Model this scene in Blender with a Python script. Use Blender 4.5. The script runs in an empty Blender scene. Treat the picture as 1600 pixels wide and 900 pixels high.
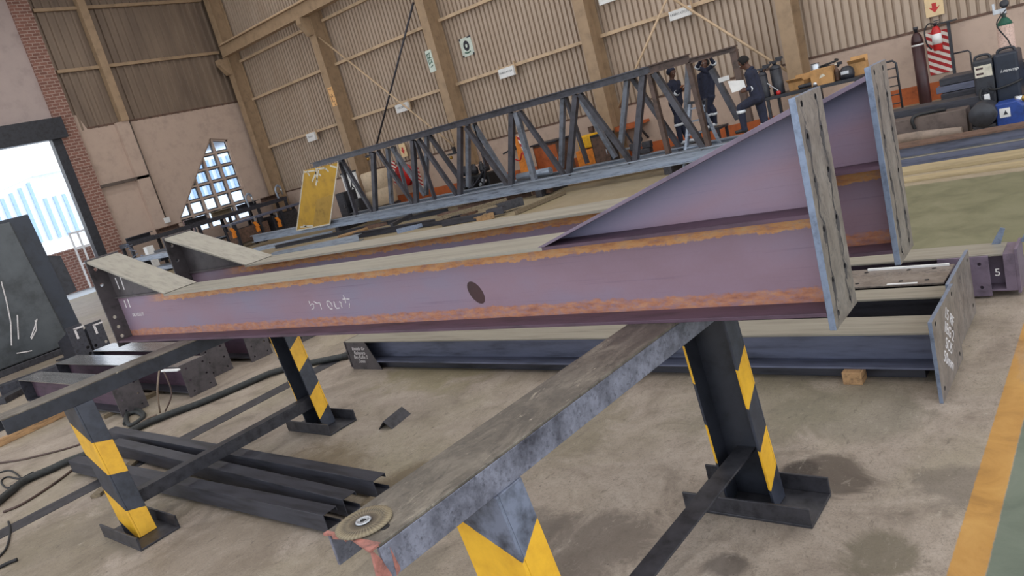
import bpy, bmesh, math, random
from math import sin, cos, pi, radians, atan2, hypot
from mathutils import Vector, Matrix

random.seed(7)
D = bpy.data
SC = bpy.context.scene
COL = SC.collection

# ------------------------------------------------------------------ camera model
FPX, CAMH = 1169.127, 2.2
YAW, PITCH, ROLL = radians(-42.32818), radians(12.52533), radians(-15.44766)
_f = Vector((sin(YAW)*cos(PITCH), cos(YAW)*cos(PITCH), -sin(PITCH)))
_r = Vector((cos(YAW), -sin(YAW), 0))
_u = _r.cross(_f)
CR = cos(ROLL)*_r + sin(ROLL)*_u
CU = -sin(ROLL)*_r + cos(ROLL)*_u
CD = CR.cross(_f)*-1
def at(px, py, x=None, y=None, z=None):
    """a point of the photograph turned into a place on a known plane of the room"""
    d = CR*((px-800)/FPX) - CU*((py-450)/FPX) + _f
    o = Vector((0, 0, CAMH))
    t = x/d.x if x is not None else y/d.y if y is not None else (z-CAMH)/d.z
    return o + d*t

# ------------------------------------------------------------------ materials
def lin(c):
    return tuple(((v/255)/12.92 if v/255 <= .04045 else ((v/255+.055)/1.055)**2.4) for v in c)+(1,)
class NT:
    def __init__(s, name):
        s.m = D.materials.new(name); s.m.use_nodes = True
        s.t = s.m.node_tree; s.b = s.t.nodes['Principled BSDF']
        s._obj = None
    def n(s, kind, **kw):
        x = s.t.nodes.new(kind)
        for k, v in kw.items():
            if k in x.inputs.keys() if isinstance(k, str) else False: pass
            setattr(x, k, v)
        return x
    def l(s, a, b): s.t.links.new(a, b)
    def co(s):
        if s._obj is None: s._obj = s.n('ShaderNodeTexCoord').outputs['Object']
        return s._obj
    def noise(s, scale=5, detail=4, rough=.6, vec=None, stretch=None, dist=0):
        v = vec or s.co()
        if stretch:
            mp = s.n('ShaderNodeMapping'); mp.inputs['Scale'].default_value = stretch
            s.l(v, mp.inputs['Vector']); v = mp.outputs['Vector']
        x = s.n('ShaderNodeTexNoise'); x.inputs['Scale'].default_value = scale
        x.inputs['Detail'].default_value = detail; x.inputs['Roughness'].default_value = rough
        x.inputs['Distortion'].default_value = dist
        s.l(v, x.inputs['Vector']); return x.outputs['Fac']
    def ramp(s, fac, stops, interp='LINEAR'):
        x = s.n('ShaderNodeValToRGB'); x.color_ramp.interpolation = interp
        e = x.color_ramp.elements
        while len(e) < len(stops): e.new(.5)
        for q, (p, c) in zip(e, stops):
            q.position = p; q.color = c if len(c) == 4 else lin(c)
        s.l(fac, x.inputs['Fac']); return x.outputs['Color']
    def mix(s, fac, a, b):
        x = s.n('ShaderNodeMix', data_type='RGBA')
        for sock, v in ((x.inputs['Factor'], fac), (x.inputs['A'], a), (x.inputs['B'], b)):
            pass
        ins = [i for i in x.inputs if i.enabled]
        for sock, v in zip(ins, (fac, a, b)):
            if hasattr(v, 'is_output'): s.l(v, sock)
            elif isinstance(v, (int, float)): sock.default_value = v
            else: sock.default_value = lin(v) if len(v) == 3 else v
        return [o for o in x.outputs if o.enabled][0]
    def math(s, op, a, b=0, clamp=False):
        x = s.n('ShaderNodeMath', operation=op); x.use_clamp = clamp
        for i, v in enumerate((a, b)):
            if hasattr(v, 'is_output'): s.l(v, x.inputs[i])
            else: x.inputs[i].default_value = v
        return x.outputs[0]
    def xyz(s, vec=None):
        x = s.n('ShaderNodeSeparateXYZ'); s.l(vec or s.co(), x.inputs[0]); return x.outputs
    def band(s, v, lo, hi, soft):
        a = s.math('DIVIDE', s.math('SUBTRACT', v, lo), soft, True)
        b = s.math('DIVIDE', s.math('SUBTRACT', hi, v), soft, True)
        return s.math('MULTIPLY', a, b)
    def fin(s, col, rough=.6, metal=0, bump=None, bs=.2, bd=.01, spec=None):
        if hasattr(col, 'is_output'): s.l(col, s.b.inputs['Base Color'])
        else: s.b.inputs['Base Color'].default_value = lin(col)
        if hasattr(rough, 'is_output'): s.l(rough, s.b.inputs['Roughness'])
        else: s.b.inputs['Roughness'].default_value = rough
        s.b.inputs['Metallic'].default_value = metal
        if spec is not None: s.b.inputs['Specular IOR Level'].default_value = spec
        if bump is not None:
            x = s.n('ShaderNodeBump'); x.inputs['Strength'].default_value = bs
            x.inputs['Distance'].default_value = bd
            s.l(bump, x.inputs['Height']); s.l(x.outputs[0], s.b.inputs['Normal'])
        return s.m

def simple(name, c, rough=.6, metal=0, var=.18, scale=6, stretch=None, bs=.15, c2=None, bd=.006, spec=None):
    t = NT(name)
    f = t.noise(scale, 5, .65, stretch=stretch)
    if c2 is None: c2 = tuple(max(0, v*(1-var*1.6)) for v in c)
    hi = tuple(min(255, v*(1+var*.5)) for v in c)
    col = t.ramp(f, [(.28, c2), (.5, c), (.75, hi)])
    return t.fin(col, rough, metal, f, bs, bd, spec)

M = {}
M['black'] = simple('black_painted_steel', (44, 46, 54), .42, 0, .25, 9)
M['black_worn'] = simple('worn_black_steel', (58, 57, 62), .42, .25, .4, 14, c2=(30, 30, 35))
M['rubber'] = simple('black_rubber', (30, 30, 33), .6)
M['tan_paint'] = simple('tan_structural_paint', (160, 135, 108), .55, 0, .1, 3)
M['tan_pale'] = simple('pale_girt_paint', (194, 168, 138), .5, 0, .1, 3)
M['plaster'] = simple('wall_plaster', (186, 164, 150), .85, 0, .05, 2.5, bs=.05)
M['skirt'] = simple('terracotta_paint', (176, 92, 48), .7, 0, .14, 4)
M['galv'] = simple('galvanised_steel', (150, 160, 176), .38, .35, .2, 7, stretch=(.3, 3, 3))
M['blue_steel'] = simple('blue_grey_mill_steel', (98, 102, 122), .45, .2, .25, 4, stretch=(.4, 3, 3))
M['dark_steel'] = simple('dark_steel', (58, 58, 66), .48, .2, .3, 6, stretch=(.4, 3, 3))
M['truss'] = simple('grey_truss_steel', (74, 74, 82), .36, .3, .25, 4)
M['truss_brown'] = simple('brown_tinged_truss_steel', (84, 68, 62), .5, .15, .3, 6)
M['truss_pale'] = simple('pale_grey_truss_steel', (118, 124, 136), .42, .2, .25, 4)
M['rust_brown'] = simple('brown_rusted_steel', (98, 74, 62), .65, 0, .3, 8)
M['rusty_pipe'] = simple('tan_rusted_pipe', (150, 118, 82), .6, 0, .25, 10)
M['top_mill'] = simple('grey_mill_flange', (144, 138, 126), .4, .1, .14, 5, stretch=(.3, 4, 4), c2=(116, 110, 100))
M['edge_blue'] = simple('cut_edge_steel', (126, 138, 160), .35, .4, .15, 20)
M['tan_board'] = simple('pale_tan_board', (166, 148, 114), .75, 0, .1, 3, stretch=(.3, 2, 2))
M['grey_rust'] = simple('grey_brown_steel', (100, 87, 82), .6, .1, .2, 4)
M['roll_cover'] = simple('grey_brown_roll', (138, 122, 110), .8, 0, .15, 6)
M['grease'] = simple('dark_grease', (56, 52, 56), .5, 0, .2, 20)
M['timber'] = simple('sawn_timber', (168, 132, 94), .75, 0, .25, 9, stretch=(4, .5, 4))
M['timber_old'] = simple('grey_old_timber', (118, 104, 84), .8, 0, .3, 9, stretch=(.4, 4, 4))
M['card'] = simple('brown_cardboard', (186, 142, 92), .8, 0, .12, 5)
M['white'] = simple('white_paint', (226, 226, 226), .5, 0, .05)
M['chalk'] = simple('white_chalk', (214, 208, 208), .9, 0, .2, 60)
M['red'] = simple('red_paint', (186, 34, 34), .4, 0, .12)
M['maroon'] = simple('maroon_paint', (58, 30, 34), .4, 0, .15)
M['green'] = simple('dark_green_paint', (24, 84, 66), .5)
M['navy'] = simple('navy_workwear', (32, 36, 56), .85, 0, .2, 20)
M['skin'] = simple('brown_skin', (84, 54, 42), .6, 0, .08, 30)
M['hair'] = simple('black_hair', (22, 18, 18), .9)
M['yellow'] = simple('yellow_paint', (236, 178, 26), .5, 0, .12, 12)
M['orange'] = simple('orange_paint', (220, 130, 40), .5, 0, .15, 9)
M['blue_paint'] = simple('blue_enamel', (34, 66, 140), .4, 0, .15)
M['chrome'] = simple('bright_metal', (190, 194, 200), .28, .8, .1)
M['brass'] = simple('brass', (176, 140, 70), .35, .7, .1)
M['hole'] = simple('bolt_recess', (22, 20, 24), .8)

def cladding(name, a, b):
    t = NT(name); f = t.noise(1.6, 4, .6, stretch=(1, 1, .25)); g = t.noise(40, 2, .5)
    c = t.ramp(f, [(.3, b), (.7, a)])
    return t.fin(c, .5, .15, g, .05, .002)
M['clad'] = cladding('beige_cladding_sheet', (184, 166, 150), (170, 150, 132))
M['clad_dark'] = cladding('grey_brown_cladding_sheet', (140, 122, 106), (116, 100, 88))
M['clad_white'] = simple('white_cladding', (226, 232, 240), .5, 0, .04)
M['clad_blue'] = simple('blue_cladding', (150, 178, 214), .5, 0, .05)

def purple(name, zlo, zhi, ragged, rust_top=True, blue=None):
    """purple mill scale with ragged orange rust along the flange roots"""
    t = NT(name); X, Y, Z = t.xyz()
    big = t.noise(1.3, 4, .6, stretch=(.7, 1, 1.6)); mid = t.noise(7, 5, .7, stretch=(.5, 1, 2.2)); fine = t.noise(60, 3, .6)
    base = t.ramp(big, [(.3, (130, 102, 112)), (.46, (137, 111, 124)), (.6, (132, 115, 132)), (.78, (122, 121, 142))])
    strk = t.noise(5, 4, .7, stretch=(.25, 1, 14))
    base = t.mix(t.math('MULTIPLY', t.math('SUBTRACT', strk, .58), 3.0, True), base, (98, 74, 100))
    if blue:     # heat tint along the sloping weld
        hx, h0, h1 = blue
        dd = t.math('SUBTRACT', t.math('ADD', t.math('MULTIPLY', t.math('SUBTRACT', X, hx), (h1-h0)/-hx), h0), Z)
        dd = t.math('ADD', dd, t.math('MULTIPLY', t.math('SUBTRACT', big, .5), .16))
        base = t.mix(t.math('MULTIPLY', t.math('SUBTRACT', 1, t.math('DIVIDE', dd, .17), True), .8), base, (110, 120, 150))
    base = t.mix(t.math('MULTIPLY', fine, .22), base, (150, 132, 150))
    zz = t.math('ADD', Z, t.math('MULTIPLY', t.math('SUBTRACT', mid, .5), ragged))
    zz = t.math('ADD', zz, t.math('MULTIPLY', t.math('SUBTRACT', t.noise(34, 3, .6, stretch=(1, 1, .25)), .5), ragged*.7))
    lo = t.band(zz, zlo-.2, zlo+.066, .012)
    rust = t.ramp(t.noise(24, 4, .7, stretch=(.6, 1, 2)), [(.3, (138, 82, 56)), (.5, (176, 114, 76)), (.72, (192, 140, 100))])
    lo = t.math('MULTIPLY', lo, t.math('ADD', .45, t.math('MULTIPLY', t.math('SUBTRACT', t.noise(46, 4, .75, stretch=(.5, 1, 1)), .4), 4, True)), True)
    col = t.mix(t.math('MULTIPLY', lo, .85), base, rust)
    if rust_top:
        hi = t.band(zz, zhi-.072, zhi+.1, .006)
        rust2 = t.ramp(t.noise(20, 4, .7, stretch=(.5, 1, 2)), [(.28, (160, 98, 58)), (.5, (200, 142, 84)), (.75, (196, 162, 118))])
        hi = t.math('MULTIPLY', hi, t.math('MULTIPLY', t.math('ADD', X, 5.75), 2.0, True))
        hi = t.math('MULTIPLY', hi, t.math('ADD', .55, t.math('MULTIPLY', t.math('SUBTRACT', t.noise(30, 4, .75, stretch=(.5, 1, 1)), .38), 4, True)), True)
        col = t.mix(t.math('MULTIPLY', hi, .92), col, rust2)
    return t.fin(col, .5, .1, fine, .08, .002)
M['purple'] = purple('purple_mill_scale_rusted', 0.016, .389, .05)
M['purple_plain'] = purple('purple_mill_scale', -1, 9, .05, False)
M['purple_haunch'] = purple('heat_tinted_mill_scale', -1, 9, .05, False, (-1.245, .405, .775))
M['purple_dark'] = simple('dark_purple_scale', (82, 60, 74), .6, 0, .2, 7, stretch=(.5, 2, 2))

def plate_mat():
    t = NT('grey_end_plate'); f = t.noise(9, 5, .65); v = t.noise(3.2, 4, .7, stretch=(1, 2.2, .8), dist=1.2)
    c = t.ramp(f, [(.3, (106, 96, 90)), (.5, (128, 118, 110)), (.7, (144, 135, 128))])
    thin = t.math('SUBTRACT', .035, t.math('ABSOLUTE', t.math('SUBTRACT', v, .52)))
    X, Y, Z = t.xyz()
    near = t.math('SUBTRACT', 1, t.math('DIVIDE', t.math('ABSOLUTE', t.math('SUBTRACT', t.math('ABSOLUTE', t.math('SUBTRACT', Y, .147)), .085)), .06), True)
    blot = t.math('MULTIPLY', t.math('SUBTRACT', t.noise(16, 4, .7, stretch=(1, 1.4, .5), dist=2), .52), 16, True)
    c = t.mix(t.math('MULTIPLY', t.math('MULTIPLY', near, blot), .85), c, (50, 48, 54))
    c = t.mix(t.math('MULTIPLY', t.math('MULTIPLY', thin, 22, True), .6), c, (70, 66, 70))
    return t.fin(c, .42, .2, f, .1, .003)
M['plate'] = plate_mat()
M['plate_dark'] = simple('dark_end_plate', (76, 70, 72), .5, .15, .25, 8)

def stripe_mat(ky=-.6, b1=(.28, .49), b2=(.71, .91), c0=(36, 38, 46), c1=(54, 57, 68)):
    t = NT('black_yellow_stripes'); X, Y, Z = t.xyz()
    m = t.math('ADD', Z, t.math('ADD', t.math('MULTIPLY', X, .5), t.math('MULTIPLY', Y, ky)))
    m = t.math('ADD', m, t.math('MULTIPLY', t.math('SUBTRACT', t.noise(30, 3), .5), .006))
    y = t.math('MAXIMUM', t.band(m, b1[0], b1[1], .002), t.band(m, b2[0], b2[1], .002))
    f = t.noise(9, 5, .65)
    blk = t.ramp(f, [(.36, c0), (.6, c1)]); yel = t.ramp(f, [(.3, (206, 152, 34)), (.6, (228, 174, 42))])
    return t.fin(t.mix(y, blk, yel), .42, 0, f, .1, .003)
M['stripe'] = stripe_mat()
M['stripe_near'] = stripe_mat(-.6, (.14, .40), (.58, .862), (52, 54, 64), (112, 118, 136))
M['stripe_flat'] = stripe_mat(.25, (.10, .33), (.585, .815))

def rail_top():
    t = NT('scuffed_rail_top'); a = t.noise(4, 6, .75, stretch=(1.4, .7, 1), dist=.6); b = t.noise(50, 4, .7); g = t.noise(2.2, 3, .6)
    c = t.ramp(a, [(.34, (44, 40, 42)), (.46, (70, 64, 60)), (.56, (98, 91, 84)), (.7, (134, 126, 115))])
    k = t.noise(7, 6, .8, stretch=(2.6, .8, 1), dist=1.4)
    c = t.mix(t.math('MULTIPLY', t.math('SUBTRACT', k, .52), 9, True), c, (46, 41, 42))
    k2 = t.noise(9, 6, .8, stretch=(3.2, .7, 1), dist=1)
    c = t.mix(t.math('MULTIPLY', t.math('SUBTRACT', k2, .6), 9, True), c, (186, 176, 158))
    c = t.mix(t.math('MULTIPLY', t.math('SUBTRACT', g, .56), 4, True), c, (56, 50, 48))
    c = t.mix(t.math('MULTIPLY', b, .25), c, (172, 160, 140))
    return t.fin(c, .45, .25, b, .2, .003)
M['rail_top'] = rail_top()
def rail_side():
    t = NT('scuffed_rail_side'); a = t.noise(3.2, 6, .75); b = t.noise(46, 4, .7)
    c = t.ramp(a, [(.34, (48, 46, 56)), (.46, (98, 98, 110)), (.62, (138, 139, 154))])
    c = t.mix(t.math('MULTIPLY', t.math('SUBTRACT', b, .52), 4, True), c, (58, 56, 66))
    return t.fin(c, .36, .2, b, .15, .003)
M['rail_side'] = rail_side()
M['burnt'] = simple('flame_cut_red_edge', (156, 102, 92), .5, .1, .35, 30, c2=(84, 62, 62))
M['yellow_panel'] = simple('dirty_yellow_panel', (182, 142, 40), .6, 0, .18, 2.2, c2=(148, 112, 42))
M['peel'] = simple('peeled_pale_film', (206, 200, 184), .7, 0, .1)

def floor_mat():
    t = NT('stained_concrete'); X, Y, Z = t.xyz()
    a = t.noise(.55, 6, .62, dist=.4); b = t.noise(2.6, 6, .68, dist=.8); c = t.noise(22, 5, .7); s = t.noise(1.4, 5, .7, stretch=(1.2, .35, 1), dist=1)
    base = t.ramp(b, [(.28, (114, 101, 90)), (.45, (148, 134, 121)), (.6, (163, 149, 136)), (.78, (175, 162, 150))])
    base = t.mix(t.math('MULTIPLY', t.math('SUBTRACT', a, .46), 2.4, True), base, (142, 133, 104))
    base = t.mix(t.math('MULTIPLY', t.math('SUBTRACT', s, .6), 4.5, True), base, (100, 90, 80))
    base = t.mix(t.math('MULTIPLY', t.math('SUBTRACT', c, .56), 2.6, True), base, (104, 96, 84))
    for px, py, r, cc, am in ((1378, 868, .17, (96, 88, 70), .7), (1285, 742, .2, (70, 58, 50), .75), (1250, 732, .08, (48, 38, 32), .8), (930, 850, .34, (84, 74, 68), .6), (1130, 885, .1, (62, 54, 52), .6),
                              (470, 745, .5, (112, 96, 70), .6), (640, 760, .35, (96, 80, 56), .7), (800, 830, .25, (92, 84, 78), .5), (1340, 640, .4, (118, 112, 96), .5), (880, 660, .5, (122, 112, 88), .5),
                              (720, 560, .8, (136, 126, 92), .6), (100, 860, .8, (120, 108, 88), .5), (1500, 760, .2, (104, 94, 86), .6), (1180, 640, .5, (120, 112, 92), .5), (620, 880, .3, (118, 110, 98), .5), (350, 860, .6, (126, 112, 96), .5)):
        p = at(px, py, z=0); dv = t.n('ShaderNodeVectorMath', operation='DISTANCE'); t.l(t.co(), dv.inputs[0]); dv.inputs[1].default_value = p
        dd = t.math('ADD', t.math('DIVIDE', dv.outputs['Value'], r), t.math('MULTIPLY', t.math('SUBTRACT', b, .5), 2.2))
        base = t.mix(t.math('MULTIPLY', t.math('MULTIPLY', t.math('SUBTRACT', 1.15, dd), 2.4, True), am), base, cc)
    gr = t.noise(75, 4, .75); gr2 = t.noise(38, 5, .8, stretch=(1, .5, 1))
    base = t.mix(t.math('MULTIPLY', t.math('SUBTRACT', gr, .5), 2.2, True), base, (92, 84, 74))
    base = t.mix(t.math('MULTIPLY', t.math('SUBTRACT', gr, .64), 6, True), base, (186, 178, 164))
    base = t.mix(t.math('MULTIPLY', t.math('SUBTRACT', gr2, .62), 9, True), base, (84, 76, 68))
    # scratches
    v = t.noise(6, 4, .7, dist=2.2)
    th = t.math('SUBTRACT', .012, t.math('ABSOLUTE', t.math('SUBTRACT', v, .5)))
    base = t.mix(t.math('MULTIPLY', t.math('MULTIPLY', th, 60, True), .55), base, (88, 80, 72))
    v2 = t.noise(2.3, 5, .75, dist=3.2); th2 = t.math('SUBTRACT', .010, t.math('ABSOLUTE', t.math('SUBTRACT', v2, .53)))
    base = t.mix(t.math('MULTIPLY', t.math('MULTIPLY', th2, 80, True), .5), base, (96, 86, 78))
    sp = t.noise(17, 6, .85, stretch=(1, .55, 1), dist=.6)
    base = t.mix(t.math('MULTIPLY', t.math('SUBTRACT', sp, .56), 7, True), base, (98, 89, 78))
    base = t.mix(t.math('MULTIPLY', t.math('SUBTRACT', .42, sp), 4, True), base, (186, 175, 160))
    pk = t.noise(9, 4, .9)
    base = t.mix(t.math('MULTIPLY', t.math('SUBTRACT', pk, .66), 12, True), base, (70, 62, 54))
    # olive painted bay and green walkway
    wob = t.math('MULTIPLY', t.math('SUBTRACT', b, .5), .1)
    yy = t.math('ADD', Y, wob); xx = t.math('ADD', X, t.math('MULTIPLY', t.math('SUBTRACT', c, .5), .012))
    green = t.ramp(b, [(.3, (90, 91, 66)), (.5, (107, 106, 78)), (.72, (120, 117, 90))])
    green2 = t.ramp(b, [(.3, (84, 94, 82)), (.5, (98, 108, 94)), (.72, (110, 118, 104))])
    bay = t.math('MULTIPLY', t.band(yy, 6.55, 10.6, .05), t.band(xx, -4.6, 40, .8))
    base = t.mix(t.math('MULTIPLY', bay, .9), base, green)
    tan = t.band(yy, 9.4, 40, 2.5)
    base = t.mix(t.math('MULTIPLY', t.math('MULTIPLY', t.math('SUBTRACT', 1, bay), tan), .55), base, (156, 140, 104))
    walk = t.math('MULTIPLY', t.band(xx, -.605, 40, .008), t.band(yy, -20, 6.4, .05))
    base = t.mix(t.math('MULTIPLY', walk, .95), base, green2)
    worn = t.math('SUBTRACT', 1, t.math('MULTIPLY', t.math('SUBTRACT', s, .52), 5, True), True)
    line = t.math('MULTIPLY', t.band(xx, -.735, -.6, .006), t.band(yy, -20, 6.4, .05))
    yel = t.ramp(b, [(.3, (146, 102, 40)), (.5, (178, 128, 54)), (.72, (194, 146, 70))])
    base = t.mix(t.math('MULTIPLY', line, t.math('ADD', .35, t.math('MULTIPLY', worn, .55))), base, yel)
    r = t.math('ADD', .42, t.math('MULTIPLY', b, .3))
    return t.fin(base, r, 0, c, .12, .004)
M['floor'] = floor_mat()

def brick_mat(name='face_brick'):
    t = NT(name); X, Y, Z = t.xyz()
    cb = t.n('ShaderNodeCombineXYZ'); t.l(t.math('ADD', Y, X), cb.inputs[0]); t.l(Z, cb.inputs[1])
    br = t.n('ShaderNodeTexBrick'); t.l(cb.outputs[0], br.inputs['Vector'])
    br.inputs['Color1'].default_value = lin((140, 98, 86)); br.inputs['Color2'].default_value = lin((120, 84, 74))
    br.inputs['Mortar'].default_value = lin((166, 144, 134)); br.inputs['Scale'].default_value = 1
    br.inputs['Brick Width'].default_value = .26; br.inputs['Row Height'].default_value = .115
    br.inputs['Mortar Size'].default_value = .014
    return t.fin(br.outputs['Color'], .85, 0, br.outputs['Fac'], -.3, .01)
M['brick'] = brick_mat()
M['purple_wall'] = simple('lilac_grey_render', (176, 160, 156), .85, 0, .05, 2)
M['yard'] = simple('pale_concrete_yard', (196, 200, 204), .85, 0, .06, .6)
M['bin'] = simple('glossy_dark_steel_sheet', (74, 78, 82), .34, .1, .25, 2, bs=.1)
def glass_mat():
    t = NT('window_glass'); g = t.noise(3, 2)
    t.b.inputs['Transmission Weight'].default_value = .92; t.b.inputs['IOR'].default_value = 1.08
    return t.fin(t.ramp(g, [(0, (226, 238, 250)), (1, (240, 246, 255))]), .04)
M['glass'] = glass_mat()

# ------------------------------------------------------------------ mesh builder
class MB:
    def __init__(s): s.bm = bmesh.new(); s.mats = []
    def mi(s, m):
        if m is None: m = 'black'
        if m not in s.mats: s.mats.append(m)
        return s.mats.index(m)
    def hexa(s, p, m=None):
        """8 corners: bottom ring 0-3, top ring 4-7"""
        i = s.mi(m); v = [s.bm.verts.new(q) for q in p]
        for f in ((3, 2, 1, 0), (4, 5, 6, 7), (0, 1, 5, 4), (1, 2, 6, 5), (2, 3, 7, 6), (3, 0, 4, 7)):
            fc = s.bm.faces.new([v[k] for k in f]); fc.material_index = i
        return s
    def box(s, x0, x1, y0, y1, z0, z1, m=None):
        return s.hexa([(x0, y0, z0), (x1, y0, z0), (x1, y1, z0), (x0, y1, z0), (x0, y0, z1), (x1, y0, z1), (x1, y1, z1), (x0, y1, z1)], m)
    def bar(s, a, b, w, h, m=None, up=(0, 0, 1)):
        """rectangular bar between two points: w across, h along up"""
        a, b = Vector(a), Vector(b); d = (b-a).normalized(); u = Vector(up)
        sd = d.cross(u)
        if sd.length < 1e-4: sd = d.cross(Vector((1, 0, 0)))
        sd.normalize(); u = sd.cross(d).normalized()
        sx, ux = sd*w/2, u*h/2
        return s.hexa([a-sx-ux, a+sx-ux, b+sx-ux, b-sx-ux, a-sx+ux, a+sx+ux, b+sx+ux, b-sx+ux], m)
    def prism(s, poly, axis, a, b, m=None, side_m=None):
        """poly in the two other axes, extruded along axis from a to b"""
        def P(u, v, w):
            return {'x': (w, u, v), 'y': (u, w, v), 'z': (u, v, w)}[axis]
        i = s.mi(m)
        A = [s.bm.verts.new(P(u, v, a)) for u, v in poly]; B = [s.bm.verts.new(P(u, v, b)) for u, v in poly]
        n = len(poly)
        fs = [s.bm.faces.new(A[::-1]), s.bm.faces.new(B)]
        for f in fs: f.material_index = i
        for k in range(n):
            f = s.bm.faces.new((A[k], A[(k+1) % n], B[(k+1) % n], B[k]))
            f.material_index = s.mi(side_m[k]) if side_m else i
        return s
    def tube(s, pts, r, m=None, seg=10, caps=True, closed=False):
        i = s.mi(m); pts = [Vector(p) for p in pts]; n = len(pts)
        rs = r if isinstance(r, (list, tuple)) else [r]*n
        rings = []; ref = None
        for k, p in enumerate(pts):
            d = (pts[min(k+1, n-1)]-pts[max(k-1, 0)])
            if closed: d = pts[(k+1) % n]-pts[k-1]
            if d.length < 1e-9: d = Vector((0, 0, 1))
            d.normalize()
            if ref is None:
                ref = Vector((0, 0, 1)) if abs(d.z) < .9 else Vector((1, 0, 0))
            sd = d.cross(ref)
            if sd.length < 1e-5: sd = d.cross(Vector((.3, 1, .2)))
            sd.normalize(); ref = sd.cross(d).normalized()
            rings.append([s.bm.verts.new(p+(sd*cos(2*pi*j/seg)+ref*sin(2*pi*j/seg))*rs[k]) for j in range(seg)])
        rng = range(n) if closed else range(n-1)
        for k in rng:
            A, B = rings[k], rings[(k+1) % n]
            for j in range(seg):
                f = s.bm.faces.new((A[j], A[(j+1) % seg], B[(j+1) % seg], B[j])); f.material_index = i; f.smooth = seg > 6
        if caps and not closed:
            s.bm.faces.new(rings[0][::-1]).material_index = i; s.bm.faces.new(rings[-1]).material_index = i
        return s
    def lathe(s, prof, c=(0, 0, 0), m=None, seg=24, axis='z'):
        i = s.mi(m); rings = []
        for r, h in prof:
            ring = []
            for j in range(seg):
                a = 2*pi*j/seg; u, v = r*cos(a), r*sin(a)
                p = {'z': (u, v, h), 'y': (u, h, v), 'x': (h, u, v)}[axis]
                ring.append(s.bm.verts.new(Vector(c)+Vector(p)))
            rings.append(ring)
        for A, B in zip(rings, rings[1:]):
            for j in range(seg):
                f = s.bm.faces.new((A[j], A[(j+1) % seg], B[(j+1) % seg], B[j])); f.material_index = i; f.smooth = True
        s.bm.faces.new(rings[0][::-1]).material_index = i; s.bm.faces.new(rings[-1]).material_index = i
        return s
    def sheet(s, outer, holes, axis, a, b, m=None, edge_m=None):
        """flat plate with holes: 2D loops extruded along axis from a to b"""
        i = s.mi(m); j = s.mi(edge_m or m)
        def P(u, v, w):
            return {'x': (w, u, v), 'y': (u, w, v), 'z': (u, v, w)}[axis]
        bm = s.bm; loops = []; edges = []
        for lp in [outer]+holes:
            vs = [bm.verts.new(P(u, v, a)) for u, v in lp]; loops.append(vs)
            edges += [bm.edges.new((vs[k], vs[(k+1) % len(vs)])) for k in range(len(vs))]
        r = bmesh.ops.triangle_fill(bm, use_beauty=True, use_dissolve=False, edges=edges)
        fs = [g for g in r['geom'] if isinstance(g, bmesh.types.BMFace)]
        for f in fs: f.material_index = i
        mp = {}
        for lp in loops:
            for v in lp:
                q = v.co.copy(); q['xyz'.index(axis)] = b; mp[v] = bm.verts.new(q)
        for f in fs:
            g = bm.faces.new([mp[v] for v in f.verts][::-1]); g.material_index = i
        for n, lp in enumerate(loops):
            if n: j = s.mi('hole' if edge_m else m)
            for k in range(len(lp)):
                p, q = lp[k], lp[(k+1) % len(lp)]
                bm.faces.new((p, q, mp[q], mp[p])).material_index = j
        return s
    def quad(s, p, m=None):
        s.bm.faces.new([s.bm.verts.new(q) for q in p]).material_index = s.mi(m); return s
    def build(s, name, m='black', parent=None, bevel=0, loc=None, rot=None, smooth=False):
        bmesh.ops.recalc_face_normals(s.bm, faces=s.bm.faces[:])
        me = D.meshes.new(name); s.bm.to_mesh(me); s.bm.free()
        for k in (s.mats or [m]): me.materials.append(M[m if k == 'black' and m != 'black' and len(s.mats) == 1 else k])
        if smooth:
            for p in me.polygons: p.use_smooth = True
        o = D.objects.new(name, me); COL.objects.link(o)
        if parent: o.parent = parent
        if loc is not None: o.location = loc
        if rot is not None: o.rotation_euler = rot
        if bevel:
            b = o.modifiers.new('bevel', 'BEVEL'); b.width = bevel; b.segments = 2; b.limit_method = 'ANGLE'; b.angle_limit = radians(40)
            b.harden_normals = False
        return o

def circ(u, v, r, n=12, r2=None):
    return [(u+r*cos(2*pi*k/n), v+(r2 or r)*sin(2*pi*k/n)) for k in range(n)]
def tag(o, label, cat, group=None, kind=None):
    if label: o['label'] = label
    if cat: o['category'] = cat
    if group: o['group'] = group
    if kind: o['kind'] = kind
    return o
def thing(name, label, cat, loc=(0, 0, 0), rotz=0, group=None, rot=None):
    o = D.objects.new(name, None); COL.objects.link(o); o.empty_display_size = .2
    o.location = loc; o.rotation_euler = rot or (0, 0, rotz)
    return tag(o, label, cat, group)
def struct(o):
    o['kind'] = 'structure'; return o
def dup(o, parent=None):
    c = o.copy(); COL.objects.link(c)
    if parent: c.parent = parent
    for ch in list(o.children): dup(ch, c)
    return c
def text(body, size, name, m, parent, loc, rot, ext=.0008, align='CENTER', font_shear=0):
    cu = D.curves.new('lettering', 'FONT'); cu.body = body; cu.size = size; cu.extrude = ext
    cu.align_x = align; cu.align_y = 'CENTER'; cu.shear = font_shear; cu.space_line = .9
    t = D.objects.new('lettering_source', cu); COL.objects.link(t)
    dg = bpy.context.evaluated_depsgraph_get()
    me = D.meshes.new_from_object(t.evaluated_get(dg)); D.objects.remove(t)
    me.materials.clear(); me.materials.append(M[m]); me.name = name
    o = D.objects.new(name, me); COL.objects.link(o)
    if parent: o.parent = parent
    o.location = loc; o.rotation_euler = rot
    return o
def I_prof(w, h, tf, tw):
    a, b = w/2, tw/2
    return [(-a, 0), (a, 0), (a, tf), (b, tf), (b, h-tf), (a, h-tf), (a, h), (-a, h), (-a, h-tf), (-b, h-tf), (-b, tf), (-a, tf)]
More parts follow.
